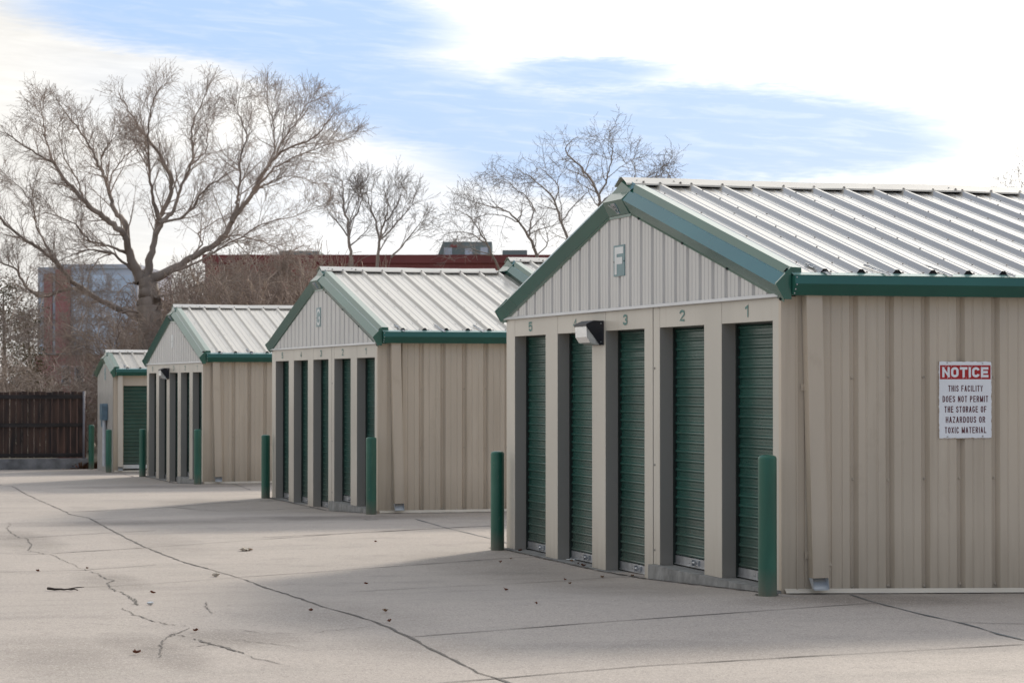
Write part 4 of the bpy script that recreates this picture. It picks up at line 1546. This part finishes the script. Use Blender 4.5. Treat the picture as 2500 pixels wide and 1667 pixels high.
cvA = lambda x, y: (0.38265 * (940 + (x - 940) * 0.965), 150 + 0.38265 * (y if y > 1350 else 1350 - (1350 - y) * 0.925))
A_LIMBS = [
    ([(900, 1400), (870, 1340), (830, 1230), (800, 1120), (770, 1060), (700, 1000), (600, 930), (510, 840), (440, 760), (380, 690), (320, 590), (230, 540), (120, 470), (0, 380)], 0.24, 0.025, -2.0, 20),
    ([(800, 1120), (790, 1000), (730, 930), (700, 850), (680, 760), (640, 650), (600, 560), (545, 450), (470, 340), (400, 250), (340, 150)], 0.15, 0.02, 1.5, 18),
    ([(680, 760), (720, 640), (780, 560), (860, 480), (900, 380)], 0.05, 0.015, 1.0, 10),
    ([(640, 650), (640, 540), (680, 460), (720, 420)], 0.05, 0.015, -1.0, 9),
    ([(320, 590), (270, 440), (250, 300), (230, 180)], 0.06, 0.012, -1.0, 10),
    ([(510, 840), (480, 700), (390, 560), (360, 420), (340, 340)], 0.05, 0.012, -2.0, 10),
    ([(940, 1400), (945, 1330), (970, 1200), (1000, 1080), (1020, 970), (1080, 850), (1100, 730), (1060, 620), (1000, 500), (930, 400), (880, 330), (800, 200), (750, 120)], 0.20, 0.02, 1.0, 18),
    ([(1020, 970), (980, 860), (960, 720), (950, 560), (945, 420), (960, 250), (1000, 120), (1040, 60)], 0.10, 0.015, -1.5, 16),
    ([(1020, 1010), (1080, 960), (1130, 880), (1170, 740), (1230, 600), (1240, 500), (1230, 400), (1260, 270), (1320, 120), (1350, 40)], 0.11, 0.015, 1.8, 16),
    ([(1230, 600), (1320, 520), (1340, 420), (1330, 330), (1300, 220)], 0.05, 0.012, 0.6, 9),
    ([(1000, 1080), (1050, 1000), (1160, 970), (1240, 900), (1300, 800), (1380, 730), (1480, 660), (1560, 640)], 0.09, 0.015, -2.0, 14),
    ([(950, 1420), (1000, 1370), (1100, 1330), (1220, 1250), (1350, 1180), (1450, 1090), (1520, 960), (1600, 850), (1660, 750), (1720, 640), (1780, 560), (1850, 500), (2000, 440), (2110, 340), (2180, 240)], 0.22, 0.02, 0.5, 22),
    ([(1500, 1000), (1530, 880), (1540, 800), (1555, 660), (1560, 540), (1600, 400), (1540, 250), (1550, 130)], 0.10, 0.015, 1.5, 16),
    ([(1640, 780), (1720, 690), (1800, 610), (1960, 530), (2100, 480), (2300, 410)], 0.07, 0.012, -1.0, 14),
    ([(1720, 640), (1780, 500), (1770, 350), (1740, 200), (1730, 90)], 0.06, 0.012, 1.0, 14),
    ([(1780, 560), (1850, 420), (1930, 300), (1990, 190), (2030, 170)], 0.05, 0.012, 1.0, 12),
    ([(1600, 850), (1680, 770), (1760, 720), (1900, 680), (2050, 730)], 0.05, 0.012, -1.5, 10),
    ([(870, 1340), (800, 1290), (700, 1210), (560, 1190), (450, 1220), (350, 1270)], 0.09, 0.015, -2.5, 12),
    ([(830, 1230), (760, 1190), (680, 1160), (560, 1130), (480, 1040), (380, 970), (240, 930)], 0.09, 0.015, -1.5, 12),
    ([(900, 1640), (760, 1580), (600, 1510), (500, 1440), (440, 1400), (330, 1270), (220, 1180), (120, 1120), (0, 1010), (-80, 940)], 0.17, 0.05, -3.0, 16),
    ([(560, 1490), (480, 1450), (400, 1460), (250, 1500), (150, 1450), (80, 1340), (0, 1290), (-80, 1250)], 0.10, 0.04, -4.0, 12),
    ([(330, 1270), (250, 1120), (200, 1000), (180, 880), (100, 760), (0, 690)], 0.06, 0.015, -3.5, 12),
    ([(1100, 1330), (1240, 1290), (1400, 1200), (1560, 1100), (1700, 1010), (1900, 960), (2120, 870)], 0.07, 0.012, -2.0, 14),
    ([(1180, 1290), (1300, 1150), (1280, 1080), (1400, 980), (1520, 930)], 0.06, 0.012, 2.0, 10),
    ([(1000, 1500), (1150, 1480), (1300, 1420), (1420, 1500), (1450, 1540)], 0.06, 0.02, -2.0, 10),
    ([(900, 1600), (820, 1590), (700, 1620), (560, 1700), (420, 1800)], 0.05, 0.012, -3.0, 12),
    ([(780, 1580), (700, 1560), (600, 1620), (520, 1740), (480, 1880)], 0.04, 0.010, -2.0, 13),
    ([(620, 1515), (560, 1560), (500, 1660), (450, 1790), (430, 1900)], 0.04, 0.010, -3.0, 13),
    ([(440, 1400), (380, 1420), (320, 1520), (290, 1650), (280, 1760)], 0.04, 0.010, -4.0, 13),
    ([(700, 1210), (620, 1260), (560, 1360), (540, 1480)], 0.04, 0.010, -2.0, 11),
    ([(860, 1420), (800, 1420), (740, 1500), (720, 1640), (730, 1760)], 0.04, 0.010, -3.0, 12),
    ([(250, 1500), (230, 1580), (180, 1680), (160, 1800)], 0.03, 0.010, -4.0, 10),
    ([(150, 1450), (90, 1520), (40, 1640), (30, 1740)], 0.03, 0.010, -4.0, 10),
    ([(1220, 1250), (1260, 1330), (1280, 1450), (1270, 1560)], 0.035, 0.010, -2.5, 12),
    ([(1350, 1180), (1420, 1260), (1460, 1370), (1470, 1480)], 0.035, 0.010, -2.5, 12),
    ([(1450, 1090), (1560, 1170), (1640, 1280), (1680, 1400)], 0.035, 0.010, -2.0, 12),
    ([(1100, 1400), (1120, 1480), (1110, 1580), (1090, 1680)], 0.03, 0.010, -3.0, 10),
    ([(1560, 1100), (1700, 1130), (1820, 1200), (1900, 1290)], 0.035, 0.010, -1.0, 12),
    ([(1420, 1560), (1560, 1470), (1680, 1410), (1760, 1390), (1840, 1310)], 0.09, 0.03, -1.0, 12),
]
cfgA = dict(n=[1, 6.0, 5.2], seg=[6, 4, 3], wig=[0.08, 0.09, 0.12], up=[0.06, 0.035, 0.0], start=0.20, ang=(18, 52), ratio=[0.3, 0.5, 0.5], absl=[1.7, 0.80, 0.42], mult=1.35,
            rmax=[0.024, 0.009, 0.0055], rmin=0.004, bark_r=0.03, droop=0.3, limb=0.56, base=1.5)
guided_tree('bare_tree', 'huge bare spreading tree with a thick forked trunk behind the far storage buildings', 76, cvA, A_LIMBS, cfgA, [M['bark'], M['twig']], 3,
            trunk=([(930, 1375), (940, 1420), (950, 1490), (960, 1570), (960, 1650)], 0.38, 0.16))
cvB = lambda x, y: (700 + 0.42517 * x, 250 + 0.42517 * (960 - (960 - y) * 0.855))
cfgB = dict(n=[1, 5, 4], seg=[6, 4, 3], wig=[0.09, 0.10, 0.12], up=[0.07, 0.05, 0.02], start=0.2, ang=(18, 48), ratio=[0.3, 0.5, 0.5], absl=[1.6, 0.8, 0.45],
            rmax=[0.028, 0.012, 0.008], rmin=0.0055, bark_r=0.03, limb=.8, mult=.75)
guided_tree('bare_tree', 'slim bare tree just right of the huge tree, above the middle ridge', 88, cvB,
            [([(375, 960), (370, 870), (355, 740), (350, 650), (325, 540), (320, 400), (310, 350)], 0.09, 0.012, 1, 16),
             ([(355, 740), (300, 660), (250, 590), (220, 540)], 0.04, 0.010, -1, 9),
             ([(350, 680), (410, 560), (430, 470), (400, 400)], 0.04, 0.010, 1, 9),
             ([(365, 800), (440, 720), (490, 640)], 0.04, 0.010, 1, 8)], cfgB, [M['bark'], M['twig_dark']], 11)
guided_tree('bare_tree', 'upright bare tree with steep branches left of the grey rooftop unit', 90, cvB,
            [([(520, 980), (525, 870), (530, 750), (560, 640), (580, 540), (560, 430)], 0.09, 0.012, 1, 14),
             ([(560, 640), (620, 560), (650, 470), (640, 450)], 0.045, 0.010, 1, 10),
             ([(530, 750), (500, 600), (465, 480), (455, 370)], 0.05, 0.010, -1, 12),
             ([(535, 760), (640, 640), (700, 560), (730, 480)], 0.045, 0.010, 1, 11),
             ([(600, 880), (680, 780), (740, 690), (785, 630)], 0.045, 0.010, -1, 10)], cfgB, [M['bark'], M['twig_dark']], 12)
cfgC = dict(n=[1, 5, 3.2], seg=[7, 5, 3], wig=[0.16, 0.19, 0.2], up=[0.03, 0.02, 0.0], start=0.2, ang=(28, 68), ratio=[0.3, 0.5, 0.5], absl=[2.1, 1.0, 0.5],
            rmax=[0.026, 0.012, 0.008], rmin=0.006, bark_r=0.03, limb=.60, mult=.8)
guided_tree('bare_tree', 'crooked bare tree spreading over the red building just left of the nearest roof', 100, cvB,
            [([(1440, 980), (1440, 880), (1390, 740), (1330, 640), (1250, 560), (1120, 520), (990, 470)], 0.13, 0.014, -1, 15),
             ([(1390, 740), (1400, 640), (1420, 560), (1380, 480), (1320, 420), (1230, 330), (1180, 260)], 0.07, 0.012, 2, 14),
             ([(1330, 640), (1240, 600), (1150, 590), (1050, 640)], 0.05, 0.012, -2, 9),
             ([(1440, 860), (1500, 780), (1480, 680), (1450, 600)], 0.05, 0.012, 1, 8)], cfgC, [M['bark'], M['twig_dark']], 21)
guided_tree('bare_tree', 'low bare tree in front of the grey rooftop unit on the red building', 98, cvB,
            [([(1220, 980), (1200, 900), (1150, 790), (1100, 690), (1040, 600), (940, 550)], 0.09, 0.012, -1, 12),
             ([(1150, 790), (1060, 720), (960, 710), (880, 740)], 0.05, 0.012, 1, 9),
             ([(1180, 860), (1090, 850), (1000, 800)], 0.04, 0.012, 1, 6)], cfgC, [M['bark'], M['twig_dark']], 22)
guided_tree('bare_tree', 'bare tree with a dark stem leaning behind the left slope of the nearest gable', 97, cvB,
            [([(1640, 960), (1610, 750), (1570, 620), (1530, 480), (1440, 380), (1380, 320), (1300, 280)], 0.11, 0.012, 1, 14),
             ([(1570, 640), (1640, 540), (1720, 450), (1740, 420)], 0.05, 0.012, 1, 9),
             ([(1540, 500), (1560, 400), (1480, 300), (1440, 280)], 0.045, 0.012, -1, 9)], cfgC, [M['bark'], M['twig_dark']], 23)
guided_tree('bare_tree', 'tallest bare tree directly behind the peak of the nearest roof', 92, cvB,
            [([(1810, 800), (1800, 560), (1790, 470), (1740, 350), (1680, 260), (1600, 170), (1640, 90), (1680, 70)], 0.12, 0.012, 1, 14),
             ([(1790, 470), (1830, 380), (1850, 300), (1870, 190), (1870, 120), (1820, 70)], 0.07, 0.012, -1, 13),
             ([(1800, 520), (1870, 450), (1960, 400), (2040, 360), (2080, 330), (2140, 280), (2220, 240)], 0.07, 0.012, 1, 14),
             ([(1860, 460), (1980, 440), (2100, 420), (2230, 400)], 0.05, 0.012, -1, 12),
             ([(1960, 400), (2000, 320), (1990, 250), (1960, 200)], 0.04, 0.012, 1, 9),
             ([(2040, 360), (2120, 340), (2200, 350)], 0.04, 0.012, 1, 7)], cfgC, [M['bark'], M['twig_dark']], 24)
cvO = lambda x, y: (x + 10, y + 34)
guided_tree('bare_tree', 'few bare twigs showing above the ridge at the right edge', 80, cvO,
            [([(2560, 620), (2545, 520), (2525, 460), (2505, 425), (2490, 405)], 0.06, 0.012, 0, 8),
             ([(2540, 510), (2500, 470), (2480, 440), (2470, 420)], 0.035, 0.012, 0, 7)], cfgC, [M['bark'], M['twig_dark']], 25)


# --- brush behind the buildings: bare bushes, four shapes copied
def bush_mesh(seed, h, w, n):
    R = random.Random(seed)
    mb = MB()
    cfg = dict(n=[1, 10, 8], seg=[5, 4, 3], wig=[0.14, 0.2, 0.25], up=[0.03, -0.01, -0.05], start=0.12, ang=(15, 60), ratio=[1, 1, 1], absl=[h, h * 0.33, h * 0.19],
               rmax=[0.03, 0.013, 0.010], rmin=0.0085, bark_r=0.5)
    for i in range(n):
        a = R.uniform(0, 2 * math.pi)
        q = R.random() ** 0.5
        p = (math.cos(a) * q * w * 0.45, math.sin(a) * q * w * 0.45, 0)
        d = (math.cos(a) * q * 0.55 + R.gauss(0, .12), math.sin(a) * q * 0.55 + R.gauss(0, .12), 1.0)
        grow(mb, p, d, h * R.uniform(0.65, 1.0), 0.028, 0, cfg, R, (0, 1 if R.random() < 0.35 else 0))
    return mb.mesh('stems')


bushes = [bush_mesh(40 + i, 4.2 + 0.3 * i, 2.8, 18) for i in range(4)]
for me in bushes:
    me.materials.append(M['brush'])
    me.materials.append(M['straw'])
DK = [me.copy() for me in bushes[:2]]
for me in DK:
    me.materials.clear()
    me.materials.append(M['twig'])
    me.materials.append(M['brush'])
BR = [(510, 650, 80), (545, 650, 84), (580, 650, 80), (615, 645, 83), (650, 640, 79), (690, 638, 82), (730, 635, 78), (775, 645, 84), (820, 645, 88), (600, 655, 88), (660, 645, 90), (560, 690, 72), (610, 690, 70), (660, 685, 72),
      (715, 675, 73), (755, 672, 74), (470, 690, 84), (440, 710, 88), (530, 700, 78), (640, 700, 69), (695, 690, 70), (790, 660, 80), (490, 715, 80)]
spotsB = [(u, v + 10, d, 0) for u, v, d in BR] + [(40, 860, 78, 1), (120, 885, 80, 1), (230, 885, 84, 1), (290, 870, 88, 1), (395, 800, 88, 1), (425, 760, 86, 1)]
where = ['left', 'middle', 'right']
for i, (u, v, d, dark) in enumerate(spotsB):
    P = survey(u, v, d)
    zg = gz(0, P[1]) - 0.05
    h = P[2] - zg
    me = DK[i % 2] if dark else bushes[i % 4]
    o = bpy.data.objects.new('bare_bush', me)
    COL.objects.link(o)
    o.location = (P[0], P[1], zg)
    ref = 4.2 + 0.3 * (i % 2 if dark else i % 4)
    o.scale = (1.0 + 0.1 * (i % 3), 1.0, h / ref)
    o.rotation_euler.z = i * 1.7
    tag(o, 'tangled dark twiggy bush between the wooden fence and the blue panelled building' if dark else 'tangled reddish brown leafless bush in the thicket behind the third and middle storage buildings',
        'bush', 'dark bushes beyond the fence' if dark else 'leafless bushes of the brown thicket')


# --- olive evergreen at the left edge
def evergreen(u, top, depth, w, seed, label):
    R = random.Random(seed)
    P = survey(u, top, depth)
    zg = gz(0, P[1]) - 0.1
    h = P[2] - zg
    r = empty('evergreen_tree', (P[0], P[1], zg), label, 'tree', 'olive evergreens at the left edge')
    mb = MB()
    mb.tube([(0, 0, 0), (0.05, 0, h * 0.5), (0, 0, h * 0.95)], [0.12, 0.08, 0.02], 8)
    for i in range(26):
        z = h * R.uniform(0.15, 0.9)
        a = R.uniform(0, 6.28)
        l = w * 0.5 * (1.05 - z / h) * 1.2
        mb.tube([(0, 0, z), (math.cos(a) * l * .6, math.sin(a) * l * .6, z + .1), (math.cos(a) * l, math.sin(a) * l, z + .3)], [0.03, 0.02, 0.01], 4)
    mb.build('trunk', M['bark'], r)
    mb = MB()
    cl = []
    for i in range(120):
        z = h * (0.06 + 0.94 * R.random() ** 0.9)
        rr = w * 0.5 * (1.08 - z / h) ** 0.7
        a = R.uniform(0, 6.28)
        q = R.random() ** 0.4
        cl.append((math.cos(a) * rr * q, math.sin(a) * rr * q, z, R.uniform(0.16, 0.4)))
    for x, y, z, s in cl:
        for _ in range(55):
            c = np.array([x + R.gauss(0, s), y + R.gauss(0, s), z + R.gauss(0, s * 0.8)])
            a = np.array([R.gauss(0, 1), R.gauss(0, 1), R.gauss(0, 1) + .4])
            a /= np.linalg.norm(a)
            b = np.cross(a, (R.gauss(0, 1), R.gauss(0, 1), R.gauss(0, 1)))
            b /= np.linalg.norm(b) + 1e-9
            mb.quad(c - b * 0.018, c + a * 0.05 - b * .02, c + a * 0.12, c + a * 0.05 + b * 0.02)
    mb.build('crown', M['needle'], r)


M['needle'] = mat('olive_evergreen_foliage', (0.085, 0.085, 0.030), 0.8, 0, 0.3, 1.2, col2=(0.13, 0.085, 0.04))
evergreen(8, 690, 84, 3.4, 5, 'olive green evergreen cut by the left edge, behind the fence')
evergreen(70, 770, 88, 2.4, 6, 'smaller brownish evergreen right of the one at the left edge')


# ------------------------------------------------------------------ far buildings
def brick_mat(name, c1, c2, cm, sx=1.0):
    m = bpy.data.materials.new(name)
    m.use_nodes = True
    nt = m.node_tree
    N, L = nt.nodes.new, nt.links.new
    b = nt.nodes['Principled BSDF']
    b.inputs['Roughness'].default_value = 0.85
    tc = N('ShaderNodeTexCoord')
    mp = N('ShaderNodeMapping')
    mp.inputs['Rotation'].default_value = (math.pi / 2, 0, 0)
    L(tc.outputs['Object'], mp.inputs[0])
    bk = N('ShaderNodeTexBrick')
    bk.inputs['Color1'].default_value = (*c1, 1)
    bk.inputs['Color2'].default_value = (*c2, 1)
    bk.inputs['Mortar'].default_value = (*cm, 1)
    bk.inputs['Scale'].default_value = sx
    bk.inputs['Mortar Size'].default_value = 0.012
    L(mp.outputs[0], bk.inputs['Vector'])
    L(bk.outputs['Color'], b.inputs['Base Color'])
    return m


M['redbrick'] = brick_mat('red_panel_brick', (0.29, 0.085, 0.078), (0.25, 0.075, 0.07), (0.33, 0.12, 0.11), 0.7)
M['redtrim'] = mat('dark_red_cornice', (0.21, 0.055, 0.052), 0.7, 0, 0.1, 0.5)
M['redlight'] = mat('light_red_panel', (0.36, 0.09, 0.08), 0.7, 0, 0.08, 0.7)
M['unit'] = mat('grey_green_rooftop_panel', (0.20, 0.27, 0.27), 0.5, 0, 0.1, 0.4)
M['unitlight'] = mat('pale_rooftop_panel', (0.55, 0.66, 0.75), 0.4, 0, 0.1, 0.8)
M['fadedbrick'] = brick_mat('faded_red_brick', (0.37, 0.17, 0.17), (0.34, 0.16, 0.16), (0.42, 0.25, 0.24), 0.7)
M['bluepanel'] = mat('blue_grey_cladding', (0.52, 0.57, 0.66), 0.35, 0, 0.15, 0.35)
M['winblue'] = mat('pale_blue_window', (0.58, 0.70, 0.88), 0.15, 0, 0.12, 0.5)
M['windark'] = mat('dark_window', (0.03, 0.04, 0.055), 0.1, 0, 0.2, 0.5)
M['paleroof'] = mat('pale_shed_roof', (0.62, 0.64, 0.66), 0.5, 0, 0.08, 1)


def far_frame(u0, u1, depth):
    """origin and x direction of a front facing the camera squarely"""
    a = survey(u0, 930, depth)
    b = survey(u1, 930, depth)
    ang = math.atan2(b[1] - a[1], b[0] - a[0])
    return a, ang, float(np.linalg.norm((b - a)[:2]))


def red_building():
    a, ang, w = far_frame(500, 1900, 150)
    zg = -1.4
    r = empty('red_brick_building', (a[0], a[1], zg), 'long flat roofed red building far behind the middle storage building', 'building')
    r.rotation_euler.z = ang
    top = survey(1000, 622, 150)[2] - zg
    mb = MB()
    mb.box(0, 0, 0, w, 20, top - 0.5)
    mb.build('wall', M['redbrick'], r)
    mb = MB()
    mb.box(-0.15, -0.18, top - 0.5, w + .15, 20.2, top)
    mb.build('cornice', M['redtrim'], r)
    pxm = w / (1900 - 500)
    for i in range(40):
        x = (520 - 500) * pxm + i * 2.6
        if x > w - 2.2:
            break
        f = MB()
        f.box(x, -0.06, top - 3.1, x + 1.9, -0.004, top - 1.55)
        fo = f.build('window', M['redlight'], r)
        f = MB()
        f.box(x + 0.08, -0.08, top - 3.0, x + 1.82, -0.0605, top - 2.1)
        f.build('pane', M['windark'], fo)

    def unit(u0, u1, vt, slope, lights, sign):
        x0, x1 = (u0 - 500) * pxm, (u1 - 500) * pxm
        h = survey(1000, vt, 150)[2] - zg
        m2 = MB()
        y0 = 3.0
        P = [(x0 - slope, y0, top - .3), (x1, y0, top - .3), (x1, y0, h), (x0, y0, h)]
        Q = [(x, 9.0, z) for x, _, z in P]
        m2.poly(P)
        m2.strip(P + P[:1], Q + Q[:1])
        un = m2.build('rooftop_unit', M['unit'], r)
        for lx, lz, lw, lh, mm in lights:
            m3 = MB()
            m3.box(x0 + lx, y0 - 0.05, top + lz, x0 + lx + lw, y0 - 0.003, top + lz + lh)
            m3.build('panel', mm, un)
    unit(1078, 1200, 583, 0.5, [(0.05, 0.05, 0.5, 0.55, M['unitlight']), (1.35, 0.1, 0.45, 0.45, M['unitlight']), (2.3, 0.12, 0.45, 0.5, M['unitlight']), (0.45, 0.62, 0.4, 0.15, M['redlight'])], True)
    unit(1226, 1288, 604, 0, [], False)
    unit(670, 770, 606, 0, [], False)


red_building()


def blue_building():
    dep = 140
    a, ang, w = far_frame(92, 335, dep)
    zg = -1.4
    r = empty('panelled_building', (a[0], a[1], zg), 'blue panelled building with red brick columns behind the big bare tree', 'building')
    r.rotation_euler.z = ang
    k = dep / CF
    X = lambda u: (u - 92) * k
    Zv = lambda v: survey(200, v, dep)[2] - zg
    mb = MB()
    mb.box(0, 0, Zv(865), w, 14, Zv(652))
    mb.build('wall', M['bluepanel'], r)
    mb = MB()
    mb.box(-0.2, 0.05, 0, w + 6, 14, Zv(866))
    mb.build('wall', M['fadedbrick'], r)
    mb = MB()
    mb.box(X(135), -0.1, Zv(655), w + .1, 14.1, Zv(645))
    mb.build('parapet', M['bluepanel'], r)
    for u0, u1, vt in ((108, 128, 668), (136, 172, 658)):
        mb = MB()
        mb.box(X(u0), -0.18, Zv(862), X(u1), -0.003, Zv(vt))
        mb.build('brick_column', M['fadedbrick'], r)
    for u0, u1 in ((95, 107), (129, 135), (176, 215), (222, 262), (270, 325)):
        for v0, v1 in ((855, 790), (780, 720), (712, 668)):
            mb = MB()
            mb.box(X(u0), -0.08, Zv(v0), X(u1), -0.004, Zv(v1))
            wn = mb.build('window', M['bluepanel'], r)
            mb = MB()
            mb.box(X(u0) + .08, -0.1, Zv(v0) + .08, X(u1) - .08, -0.081, Zv(v1) - .08)
            mb.build('pane', M['winblue'], wn)
    for u0, u1 in ((150, 172), (182, 205), (225, 250)):
        mb = MB()
        mb.box(X(u0), -0.02, Zv(940), X(u1), 0.049, Zv(893))
        wn = mb.build('window', M['bluepanel'], r)
        mb = MB()
        mb.box(X(u0) + .06, -0.04, Zv(940) + .05, X(u1) - .06, -0.021, Zv(893) - .05)
        mb.build('pane', M['windark'], wn)


blue_building()


def shed():
    P = survey(30, 955, 95)
    r = empty('shed', (P[0], P[1], -1.2), 'low shed with a pale sloping roof just above the fence at the left', 'shed')
    mb = MB()
    mb.box(-1.2, 0, 0, 1.3, 2.5, 2.2)
    mb.build('wall', M['unit'], r)
    mb = MB()
    A = [(-1.5, -0.2, 2.15), (0.55, -0.2, 3.1), (0.9, -0.2, 2.2)]
    B = [(x, 2.7, z) for x, _, z in A]
    mb.strip(A, B)
    mb.poly(A)
    mb.build('roof', M['paleroof'], r)


shed()

# ------------------------------------------------------------------ small things on the concrete
M['leaf'] = mat('dry_brown_leaf', (0.14, 0.045, 0.02), 0.8, 0, 0.3, 30)
M['leaf2'] = mat('dry_tan_leaf', (0.20, 0.115, 0.06), 0.8, 0, 0.3, 30)
M['paper'] = mat('crumpled_pale_paper', (0.58, 0.52, 0.44), 0.8, 0, 0.1, 30)
M['stick'] = mat('dark_stick', (0.05, 0.038, 0.03), 0.9, 0, 0.2, 20)


def leaf_mesh(seed, s):
    R = random.Random(seed)
    mb = MB()
    n = 7
    A, C_, B = [], [], []
    for i in range(n):
        t = i / (n - 1)
        w = s * 0.42 * math.sin(math.pi * (0.06 + 0.9 * t)) * R.uniform(0.6, 1.2)
        x = s * (t - 0.5)
        z = 0.25 * s * (2 * t - 1) ** 2 + 0.01
        A.append((x, -w, z + w * 0.9 * R.uniform(.3, 1)))
        C_.append((x, 0, z * 0.6))
        B.append((x, w, z + w * 0.9 * R.uniform(.3, 1)))
    mb.strip(A, C_)
    mb.strip(C_, B)
    mb.tube([(-0.5 * s, 0, .25 * s), (-0.75 * s, .03 * s, .2 * s)], s * 0.02, 3)
    return mb.mesh('leaf')


leafm = [leaf_mesh(60 + i, 0.036 + 0.009 * (i % 3)) for i in range(5)]
LEAVES = [(1788 / 2.352, 1100 + 925 / 2.352, 'reddish dry leaf'), (2240 / 2.352, 1100 + 988 / 2.352, 'reddish dry leaf'), (2213 / 2.352, 1100 + 930 / 2.352, ''), (2100 / 2.352, 1100 + 770 / 2.352, ''),
          (875 / 2.352, 1100 + 823 / 2.352, ''), (500 / 2.352, 1100 + 682 / 2.352, ''), (216 / 2.352, 1100 + 697 / 2.352, ''), (785 / 2.352, 1100 + 1170 / 2.352, ''),
          (1180 + 160 * .4145, 850 + 1247 * .4145, ''), (1180 + 100 * .4145, 850 + 1267 * .4145, ''), (1180 + 480 * .4145, 850 + 1370 * .4145, ''), (1180 + 515 * .4145, 850 + 1393 * .4145, ''),
          (1180 + 130 * .4145, 850 + 1432 * .4145, ''), (1180 + 313 * .4145, 850 + 1512 * .4145, ''), (1180 + 700 * .4145, 850 + 1355 * .4145, ''), (2155 / 2.352, 1100 + 527 / 2.352, ''), (1125 / 2.352, 1100 + 1042 / 2.352, '')]
LEAVES += [(1395, 1372, ''), (1412, 1378, ''), (1424, 1383, ''), (1380, 1366, ''), (1655, 1402, ''), (1690, 1410, ''), (1545, 1408, ''), (1270, 1346, ''), (1350, 1362, '')]
for i, (u, v, sp) in enumerate(LEAVES):
    P = ground_at(u, v)
    me = leafm[i % 5].copy()
    me.materials.append(M['leaf'] if i % 3 != 2 else M['leaf2'])
    o = bpy.data.objects.new('fallen_leaf', me)
    COL.objects.link(o)
    o.location = (P[0], P[1], gz(P[0], P[1]) + 0.003)
    o.rotation_euler = (rng.uniform(-.3, .3), rng.uniform(-.2, .2), rng.uniform(0, 6))
    tag(o, 'small curled dry brown leaf lying on the concrete drive', 'leaf', 'fallen leaves on the concrete')


def crumple(u, v, s, label, material, flat=0.6):
    P = ground_at(u, v)
    R = random.Random(int(u * 7 + v))
    mb = MB()
    n, m_ = 9, 5
    rings = []
    for j in range(m_ + 1):
        ph = math.pi * j / m_
        rings.append([(math.sin(ph) * math.cos(2 * math.pi * i / n) * s, math.sin(ph) * math.sin(2 * math.pi * i / n) * s, (math.cos(ph) + 1) * s * flat * .5) for i in range(n)])
    rings = [[tuple(np.array(p) + np.array([R.gauss(0, s * .2), R.gauss(0, s * .2), R.gauss(0, s * .08)])) for p in r_] for r_ in rings]
    for p, q in zip(rings[:-1], rings[1:]):
        mb.strip(p + p[:1], q + q[:1])
    o = mb.build('litter_scrap', material, None, (P[0], P[1], gz(P[0], P[1]) + 0.004))
    tag(o, label, 'litter')


crumple(1405 / 2.352, 1100 + 575 / 2.352, 0.055, 'crumpled pale paper scrap on the sunlit strip of the drive', M['paper'])
crumple(1432 / 2.352, 1100 + 573 / 2.352, 0.035, 'small grey brown crumb beside the crumpled paper scrap', M['leaf2'])
crumple(1238 / 2.352, 1100 + 722 / 2.352, 0.034, 'pinkish torn scrap beside the long diagonal joint', M['paper'], 1.0)
crumple(865 / 2.352, 1100 + 886 / 2.352, 0.026, 'small white pebble like scrap near the forked crack', M['letter'], .9)
crumple(1180 + 520 * .4145, 850 + 1250 * .4145, 0.05, 'white crumpled wrapper on the step of door 4', M['letter'], .3)


def stick():
    a, b = ground_at(275 / 2.352, 1100 + 804 / 2.352), ground_at(446 / 2.352, 1100 + 809 / 2.352)
    R = random.Random(3)
    mb = MB()
    n = 9
    pts = [a + (b - a) * i / n - a + np.array([0, R.gauss(0, .012), 0.014 + abs(R.gauss(0, .006))]) for i in range(n + 1)]
    mb.tube(pts, [0.013 - 0.009 * i / n for i in range(n + 1)], 6, caps=True)
    mb.tube([pts[5], pts[5] + np.array([.10, .05, .01]), pts[5] + np.array([.17, .04, .015])], [.006, .005, .003], 5)
    o = mb.build('stick', M['stick'], None, (a[0], a[1], gz(a[0], a[1])))
    tag(o, 'thin dark broken stick on the drive at the left', 'stick')


stick()


def leaf_pile():
    R = random.Random(9)
    mb = MB()
    for i in range(1100):
        u, v = 185 + R.gauss(0, 24), 1133 + abs(R.gauss(0, 3.5))
        P = ground_at(u, v)
        hgt = max(0, 0.20 - 0.006 * abs(u - 188)) * R.random()
        c = np.array((P[0], min(P[1], 46.35), gz(P[0], P[1]) + 0.01 + hgt))
        a = np.array([R.gauss(0, 1), R.gauss(0, 1), R.gauss(0, .5)])
        a /= np.linalg.norm(a)
        b = np.cross(a, (R.gauss(0, .4), R.gauss(0, .4), 1))
        b /= np.linalg.norm(b)
        s = R.uniform(0.03, 0.055)
        mb.quad(c - a * s, c + b * s * .6, c + a * s, c - b * s * .6, R.randint(0, 1))
    o = mb.build('leaf_litter', [M['leaf'], M['leaf2']])
    tag(o, 'drift of dry leaves against the curb at the foot of the fence', None, None, 'stuff')


leaf_pile()
